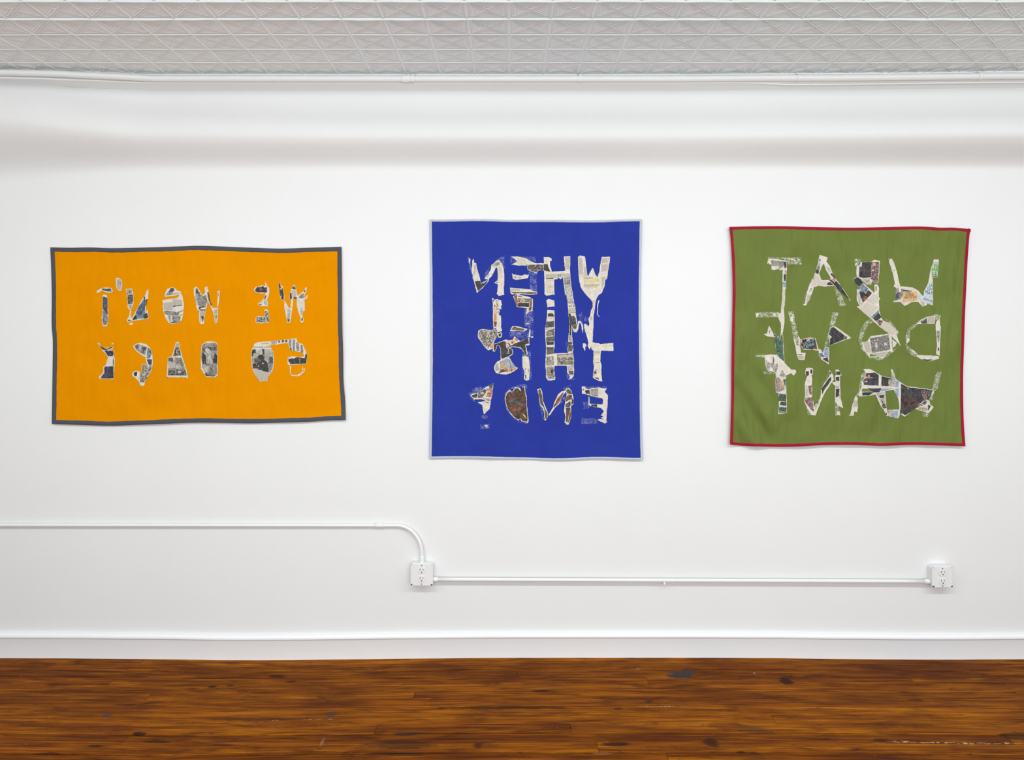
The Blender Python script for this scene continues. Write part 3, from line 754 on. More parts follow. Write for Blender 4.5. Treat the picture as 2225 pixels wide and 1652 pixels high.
BLUE = """
L N
r B1 190,230 260,230 300,600 360,860 300,700 230,420
r B1 640,820 680,640 830,440 960,300 1210,175 1190,400 1180,700 1120,400 1040,300 860,440
b B1 300,590 320,440 320,330 360,275 380,390 430,395 445,520 500,690 525,780 545,870 380,870 340,820 330,700
o newsd B1 360,450 420,440 430,560 380,700 350,740 370,600
b B1 220,255 275,290 265,410 250,420 240,350
b B1 360,860 545,865 560,940 650,890 775,820 760,880 660,990 600,1070 490,1150 460,1195 440,1180 400,1000
o dark B1 390,880 540,870 555,948 640,930 750,845 700,930 640,1000 560,1080 480,1145 430,1010
b B1 660,820 680,770 770,650 820,560 835,450 900,410 970,330 1050,310 1130,420 1165,560 1185,720 1180,900 1170,1150 1185,1240 1030,1280 1010,1240 980,1230 1000,1150 1010,960 915,930 960,880 1010,830 1010,700 1000,560 970,490 930,580 850,740 800,790 760,830
o gm B1 850,470 960,380 1060,360 1060,450 930,470
o beige B1 1010,480 1110,450 1135,760 1010,765
o gd B1 960,900 1020,905 1020,915 965,915
o gd B1 960,870 1010,850 1010,860 965,885
o newsd B1 700,760 760,670 790,680 730,790
L E
r B1 1350,200 2010,220 2040,380 2060,1150 1880,1130 1870,720 1830,640 2040,620 2000,420 1780,270
r B1 1350,220 1480,260 1520,370 1350,410
b B1 1370,215 1530,215 1780,270 1870,340 1960,370 2000,400 1790,410 1780,460 1550,460 1370,430 1530,360 1470,280
o news B1 1500,250 1760,290 1770,440 1540,440 1540,360
b B1 1790,395 2225,400 B2 150,395 250,405 265,500 320,630 150,600 0,600 B1 2085,600 2060,680 1880,610 1810,570
o crowdd B1 1800,445 2225,430 B2 130,430 140,590 0,590 B1 2075,590 2055,650 1900,600 1820,560
o dark B2 140,425 250,420 265,500 315,625 150,590
b B1 1390,660 1420,700 1650,735 1720,700 1850,705 1815,800 1600,830 1500,850 1410,810
o newsd B1 1425,735 1525,745 1520,815 1430,800
o newsd B1 1560,750 1630,750 1630,810 1560,815
b B1 1335,1055 1600,1075 1900,1105 1980,1155 2075,1170 2060,1230 1900,1245 1590,1225 1400,1240 1350,1200
o newsd B1 1350,1080 1500,1080 1600,1090 1600,1140 1350,1140
o brown B1 1365,1162 2060,1180 2050,1220 1700,1215 1590,1200 1440,1215
L H
b B2 140,230 280,235 350,270 355,340 310,330 315,480 350,580 355,625 720,600 700,450 680,215 855,210 850,620 865,850 890,1050 920,1200 960,1483 B4 985,320 1000,490 800,480 780,220 770,20 B2 760,1260 715,1240 690,1050 665,830 650,770 600,830 530,790 500,830 420,840 430,1250 390,1240 310,1260 215,1270 165,1230 160,900 150,600 150,400
o newsd B2 195,690 640,680 840,670 845,770 660,760 620,770 420,800 205,820
o gd B2 200,800 400,795 400,815 205,825
o beige B2 200,840 400,840 415,1200 210,1200
o newsd B2 720,240 840,235 840,560 730,560
o gm B2 680,780 845,770 865,960 700,970
o gl B2 700,1000 870,960 930,1400 960,1480 790,1480 740,1250
o gd B2 530,690 545,690 545,760 530,760
o gd B2 580,690 595,690 595,760 580,760
o newsd B4 810,380 985,370 990,470 810,470
o gd B4 850,480 1000,482 1000,492 850,490
x 010|B4 808,345|5|3|gd|13
x 000|B4 800,250|5|4|gm|12
b B4 215,160 265,120 420,160 435,330 400,320 300,330 240,350
L H
b B4 235,420 425,430 435,600 440,900 425,1250 B6 435,330 430,400 405,430 405,560 430,860 425,950 440,1100 455,1190 440,1250 260,1265 200,1170 205,1000 185,850 195,600 205,350 190,200 180,50 B4 180,900 215,700 230,560
o dark B4 245,590 260,520 290,508 380,510 415,560 415,595
o beige B4 235,610 415,600 415,700 300,700 225,660
o dark B4 335,640 350,640 350,660 335,660
o gd B4 215,720 300,730 420,710 425,880 340,880 190,890
o gl B4 190,900 340,890 425,920 360,950 280,930 200,960
o crowd B4 200,1010 260,960 370,1050 350,1110 280,1140 200,1110
o gd B4 260,960 425,920 420,1120 360,1090 370,1040
o gd B4 205,1150 420,1120 415,1260 210,1270
o dark B4 215,1275 410,1270 410,1350 225,1360
o gd B6 215,365 420,365 400,440 400,540 280,560 220,580
o gm B6 215,620 400,610 420,840 350,860 210,850
o gl B6 300,640 360,620 370,720 310,700
o crowd B6 220,880 410,900 430,1100 440,1200 270,1230 215,1100
o dark B6 320,990 390,980 400,1080 330,1070
b B6 405,540 790,520 930,510 950,650 955,1000 950,1130 900,1200 800,1240 850,1180 830,1110 770,1050 765,880 720,860 600,860 430,870 410,760
o crowd B6 500,560 940,640 935,840 720,840 510,840
o gm B6 505,555 930,530 935,640 505,650
o newsd B6 550,595 920,565 930,625 555,640
o gd B6 720,570 830,560 830,572 720,580
o olive B6 830,740 930,730 930,830 830,830
o gd B6 600,740 660,740 660,820 600,820
o gl B6 790,870 930,850 930,980 800,1000
o gd B6 810,1010 935,1000 935,1100 830,1100
b B4 800,490 860,480 1000,495 1030,700 1045,800 1080,850 1060,960 1020,1020 950,1010 900,880 900,1050 915,1250 930,1350 940,1480 B6 925,480 900,510 790,510 780,440 795,330 B4 800,1200 820,1000 830,760
o dark B4 810,520 850,500 890,590 950,570 1000,640 1010,740 1030,860 1000,930 950,930 890,820 880,1050 900,1200 820,1220 840,950 840,740
o gd B4 900,580 960,580 1000,660 1010,740 920,740
o crowdd B4 840,790 1020,790 1020,900 960,930 890,810
o crowd B4 825,1100 890,1090 900,1240 820,1240
o olive B4 800,1280 900,1270 910,1340 800,1350
o slate B4 800,1360 930,1360 930,1470 800,1470
o gd B6 795,420 925,415 900,475 790,485
r B6 725,230 790,230 780,440 760,440
r B6 760,1060 830,1110 840,1200 980,1210 940,1260 760,1230
L W
b B2 1060,225 1120,190 1240,215 1265,300 1280,450 1310,700 1330,755 1450,520 1480,560 1530,700 1580,780 1640,600 1660,450 1700,230 1920,220 1915,330 1880,550 1850,760 1835,820 1790,850 1780,1000 1700,1200 1620,1250 1560,1340 1540,1400 B4 1400,130 B2 1380,1350 1240,1200 1130,1030 1090,830 1070,550
o newsd B2 1085,250 1170,250 1190,690 1100,700
o newsd B2 1220,500 1275,500 1300,740 1240,740
o newsd B2 1705,260 1890,260 1870,390 1690,390
o newsd B2 1690,430 1870,430 1850,600 1680,640
o newsd B2 1690,760 1830,760 1770,860 1760,1000 1700,1040
o newsd B2 1225,765 1470,770 1460,820 1225,820
o hiyellow B2 1225,840 1440,845 1640,840 1645,905 1225,910
o hiyellow B2 1460,810 1560,805 1640,830 1460,838
o newsd B2 1225,955 1640,960 1640,1000 1225,1050
o hiyellow B2 1400,1015 1580,1020 1580,1045 1400,1045
L W
b B4 1055,740 1080,705 1130,720 1150,750 1200,830 1195,1050 1180,1000 1140,800 1110,750 1090,800 1080,850 1060,820
r B4 1090,540 1160,470 1250,740 1300,700 1420,180 1350,180 1330,420 1260,640 1180,640 1200,780 1100,690
b B4 1400,130 1550,130 1530,250 1500,480 1480,560 1480,800 1465,1000 1450,1290 1340,1290 1290,1100 1240,950 1220,800 1260,780 1350,860 1370,780 1340,660 1390,560 1410,430 1460,330 1450,200
o news B4 1460,150 1530,150 1500,260 1490,420 1440,540 1440,420 1480,330
o newsd B4 1395,590 1450,590 1450,690 1380,690
b B4 1610,160 1640,165 1610,250 1595,350 1600,430 1585,530 1640,600 1620,595 1565,530 1580,430 1575,330 1590,240
L T
b B4 1340,1285 1450,1285 1620,1310 1660,1340 1800,1320 2010,1300 2015,1480 B6 2010,470 1830,465 1680,460 1670,560 1660,740 1690,840 1690,1080 1715,1290 1650,1280 1500,1220 1460,1180 1475,1000 1490,880 1470,770 1480,560 1480,460 1430,430 1410,350 1370,430 1320,330
o hiyellow B6 1570,310 1640,310 1640,335 1570,340
o hiyellow B6 1740,325 1810,318 1810,345 1740,345
o hiyellow B6 1895,315 1955,315 1950,340 1895,340
o newsd B6 1500,470 1660,470 1650,540 1500,540
o hiyellow B6 1500,550 1625,550 1620,590 1505,590
o hiyellow B6 1500,660 1620,665 1615,715 1500,720
o gd B6 1500,780 1640,780 1640,788 1500,788
o gd B6 1485,980 1500,1000 1520,1030 1550,930 1555,1085 1495,1085
o gd B6 1500,1180 1620,1190 1620,1245
o gd B6 1475,1110 1505,1115 1490,1135
b B6 1190,265 1240,255 1295,310 1260,360 1260,440 1235,465 1220,400 1190,370
L L
b B3 660,250 680,235 735,290 820,265 860,300 920,300 940,400 960,440 925,460 940,560 870,570 890,640 870,690 850,720 920,760 930,900 930,1100 960,1190 920,1220 830,1240 770,1130 700,1100 690,900 690,600 680,360
o orange B3 720,700 800,690 800,780 790,940 770,1090 720,1080 715,900
o paleor B3 720,500 790,500 800,690 720,690
o brown B3 725,440 755,440 760,490 730,500
o brown B3 715,930 810,940 780,1090 740,1080
o gd B3 680,285 720,300 725,350 690,330
o gd B3 700,540 725,540 720,570 705,570
x CIALS T|B3 772,300|5.2|-85|ink|29
b B3 265,1190 340,1155 420,1150 560,1170 680,1180 710,1110 830,1240 850,1280 800,1350 790,1430 B5 860,130 780,300 770,480 700,510 650,520 610,545 480,420 280,140 270,60
o crowd B3 300,1200 420,1165 680,1195 720,1130 820,1240 800,1350 770,1430 B5 840,130 740,280 600,500 490,410 310,140 290,60
o gd B5 450,0 560,30 500,220 460,180
o skin B5 665,315 765,320 765,480 700,470
o gd B5 590,240 760,280 700,300 600,260
o gd B5 655,320 670,320 700,460 685,470
b B3 830,1290 930,1240 960,1290 940,1380 900,1410 835,1390
o dark B3 860,1290 920,1275 930,1330 900,1375 855,1360
L S
b B5 790,330 960,280 1120,210 1180,190 1280,220 1400,190 1450,80 1540,170 1640,240 1780,190 1930,140 1930,330 1950,360 1880,390 1800,370 1850,500 1880,650 1860,710 1780,710 1760,620 1690,510 1600,460 1400,430 1300,470 1390,510 1415,600 1380,690 1280,750 1150,820 1010,830 1000,500 960,400 890,380 860,500 810,590 740,560 780,440
o dark B5 800,340 950,300 1130,240 1190,300 1300,330 1330,400 1480,310 1650,250 1900,150 1920,320 1790,360 1840,600 1850,700 1790,690 1740,550 1650,450 1420,410 1280,440 1280,480 1370,520 1390,600 1370,660 1250,740 1030,810 1010,500 970,390 890,360 830,540 790,560
o skin B5 1310,260 1370,200 1440,210 1490,290 1430,350 1330,330
o brown B5 1360,270 1410,270 1410,310 1370,310
o pinkish B5 1180,310 1250,330 1300,400 1210,500 1180,420
o red B5 1440,130 1530,170 1580,250 1480,220
o beige B5 1200,225 1300,225 1300,325 1210,300
o gl B5 1245,480 1265,480 1268,630 1300,645 1180,645 1240,625
b B5 790,1100 830,980 900,900 980,870 1010,830 1150,830 1280,760 1330,850 1450,1040 1570,1110 1480,1190 1330,1280 1190,1320 1000,1310 850,1270 800,1170
o sky B5 840,990 930,960 960,1150 840,1180
o sky B5 1080,860 1280,800 1320,1080 1220,1120 1140,960
o gm B5 1040,870 1075,870 1210,1110 1250,1180 1220,1180 1150,1050
o tan B5 990,1050 1060,960 1160,1020 1210,1120 990,1140
o gm B5 970,900 1050,900 1060,960 990,1040
o redbrown B5 990,1170 1230,1150 1250,1230 990,1260
o sky B5 1300,840 1430,1040 1500,1085 1340,1080
o tan B5 1250,1150 1530,1090 1450,1190 1280,1240
o dark B5 830,1188 1500,1072 1500,1080 830,1198
o gd B5 1285,830 1298,830 1368,1230 1352,1230
o dark B5 960,1230 1000,1230 1000,1280 965,1280
b B5 1705,750 1780,720 1910,750 1930,900 1945,1100 1935,1350 1920,1500 1830,1520 1755,1470 1770,1250 1715,1080
o gm B5 1725,925 1765,930 1750,955
o gm B5 1885,925 1910,930 1900,955
o gm B5 1770,1140 1840,1130 1800,1180 1775,1190
o gm B5 1880,1130 1910,1130 1915,1250 1895,1250
o gd B5 1790,1330 1830,1340 1830,1470 1810,1470
o gm B5 1780,1220 1810,1225 1805,1260
r B5 1690,600 1760,700 1700,1100 1740,1500 1690,1200
r B5 1900,560 1970,540 2000,1500 1930,1500
L L
r B3 1600,550 1690,540 1740,650 1870,600 1880,1400 1740,1400 1720,1100 1610,1050
r B3 1150,1250 1250,1200 1700,1180 1760,1400 1600,1480 1400,1400 1320,1340 1200,1420
b B3 1280,190 1350,160 1420,90 1480,150 1560,165 1790,220 1865,270 1850,620 1750,640 1650,740 1650,700 1690,540 1420,500 1380,490 1330,340
o redbrown B3 1300,200 1400,130 1420,480 1380,480 1330,330
o gd B3 1430,165 1540,175 1540,205 1430,210
o beige B3 1420,220 1770,260 1770,370 1420,370
o dark B3 1425,250 1500,255 1500,290 1425,285
o dark B3 1420,310 1495,312 1490,345 1420,345
o gd B3 1600,250 1765,265 1760,300 1600,285
o gd B3 1610,310 1760,315 1760,350 1610,345
o tan B3 1510,220 1600,230 1580,370 1510,400
o dark B3 1430,380 1750,380 1750,500 1420,490
o redbrown B3 1770,230 1840,260 1830,520 1770,520
o brown B3 1740,520 1820,520 1810,600 1740,620
b B3 1190,1190 1260,1060 1380,1060 1600,1120 1710,1150 1620,1205 1400,1195 1200,1210
o brown B3 1220,1170 1290,1080 1350,1075 1400,1110 1580,1140 1620,1180 1560,1195 1400,1180
b B3 1730,1380 1760,1150 1790,1160 1780,1390
b B3 1800,1370 1860,1360 1870,1400 1810,1410
b B3 1640,990 1750,970 1740,1010 1680,1000 1650,1015
L question mark
r B7 225,370 450,190 640,205 780,140 600,280 440,380 280,400 320,520 480,640 600,680 560,690 440,620 280,530
b B7 260,430 330,380 440,375 600,270 780,150 890,100 885,200 850,450 820,580 795,780 645,935 620,880 590,680 470,610 560,600 690,570 560,530 420,530 370,540 310,470
o dark B7 290,430 450,380 470,420 430,500 340,480
o brown B7 350,450 440,430 430,500 370,490
o crowdd B7 480,350 640,260 700,270 690,350 600,480 470,490
o gl B7 540,340 620,330 650,390 560,400
o olive B7 760,165 885,110 870,225 800,250
o crowd B7 690,240 860,230 860,290 700,300
o red B7 740,300 860,290 840,470 680,460 720,400
o pinkish B7 740,300 800,300 800,350 750,350
o brown B7 760,370 810,370 800,400 760,395
o gd B7 665,590 780,625 770,635 665,600
x JUSTICIA|B7 620,525|3.2|-11|ink|15
x PARA|B7 700,568|3.0|-8|ink|9
r B7 570,960 740,970 730,1060 570,1060
r B7 540,1190 790,1180 780,1330 545,1330
b B7 640,1220 740,1215 720,1300 690,1280
L D
r B7 1170,600 1180,400 1330,230 1480,170 1700,120 1800,150 1790,330 1700,170 1460,210 1330,280 1210,470
r B7 1200,620 1260,800 1440,1030 1600,1130 1820,1170 1830,1190 1600,1160 1400,1030 1230,800
b B7 1200,470 1240,370 1330,270 1390,340 1470,200 1600,220 1640,310 1680,170 1740,190 1750,340 1790,450 1790,700 1820,950 1840,1100 1820,1165 1700,1135 1640,1120 1610,1050 1570,1105 1440,1020 1330,900 1260,780 1210,620
o brownd B7 1225,450 1270,360 1330,310 1390,350 1440,290 1480,230 1560,240 1630,320 1680,190 1720,210 1740,360 1770,480 1780,700 1800,930 1810,1090 1790,1130 1670,1110 1620,1040 1560,1080 1450,1000 1340,880 1270,760 1220,600
o slate B7 1300,560 1490,500 1600,620 1750,640 1750,660 1550,700 1480,600 1320,620
o redbrown B7 1330,760 1500,700 1640,780 1600,860 1380,860
o hiyellow B7 1660,890 1740,960 1790,1060 1720,1000
o maroon B7 1620,660 1760,660 1740,730 1640,740
L N
b B8 85,265 180,235 215,300 240,450 240,560 310,720 380,900 370,1010 320,1100 285,1090 280,900 240,770 170,700 140,560 130,400
o olivd B8 115,280 170,260 225,420 230,590 300,780 370,910 340,1060 305,1060 290,850 260,740 175,660 150,500
r B8 160,720 240,780 280,1090 320,1110 240,1080
b B8 385,960 440,870 520,740 540,640 600,510 650,400 740,320 850,290 860,250 940,225 1010,310 1060,480 1075,650 1040,690 1000,700 1000,1000 970,1120 930,1210 880,1215 825,1150 850,1000 810,850 820,750 840,620 880,380 850,330 780,430 680,650 560,770 430,960
o redbrown B8 545,740 580,620 660,470 780,350 800,350 740,500 650,650 560,730
o olivd B8 530,750 550,650 590,680 560,740
o olivd B8 860,300 910,250 980,290 1030,380 1000,400 900,370
o maroon B8 880,430 990,450 980,530 860,600
o slate B8 900,400 1030,420 1020,520 990,560 970,480
o slate B8 850,660 980,580 990,680 960,750 850,740
o brownd B8 860,760 980,760 990,1000 940,1150 860,1130 870,950
o tan B8 960,830 975,830 920,1150 890,1170
o brownd B8 1030,480 1065,560 1060,660 1010,670
r B8 640,680 740,520 840,430 830,560 680,680
r B8 780,240 900,180 980,140 1010,170 940,220 830,290
L E
r B8 1290,180 1960,190 1960,240 1720,210 1560,215 1500,250 1400,235 1370,190
b B8 1285,190 1370,185 1400,240 1500,260 1560,220 1720,215 1960,240 1900,330 1990,420 1980,700 1960,850 1950,1120 1980,1140 1910,1180 1700,1085 1780,1060 1900,1080 1800,1030 1870,1000 1800,960 1880,850 1810,770 1720,750 1500,710 1500,650 1850,670 1860,560 1840,510 1720,485 1500,430 1370,390 1290,370
o dark B8 1370,300 1430,280 1490,270 1490,380 1400,385
o gd B8 1310,260 1345,255 1340,290 1315,290
o gm B8 1530,260 1720,230 1720,470 1600,440 1510,400
o dark B8 1480,280 1495,280 1495,450 1480,450
o dark B8 1540,665 1700,670 1700,735 1540,725
o beige B8 1722,230 1735,230 1735,480 1722,475
b B8 1470,460 1490,460 1500,690 1465,690
r B8 1310,600 1440,610 1480,700 1500,760 1330,790
r B8 1270,1020 1700,1060 1720,1180 1260,1190
"""
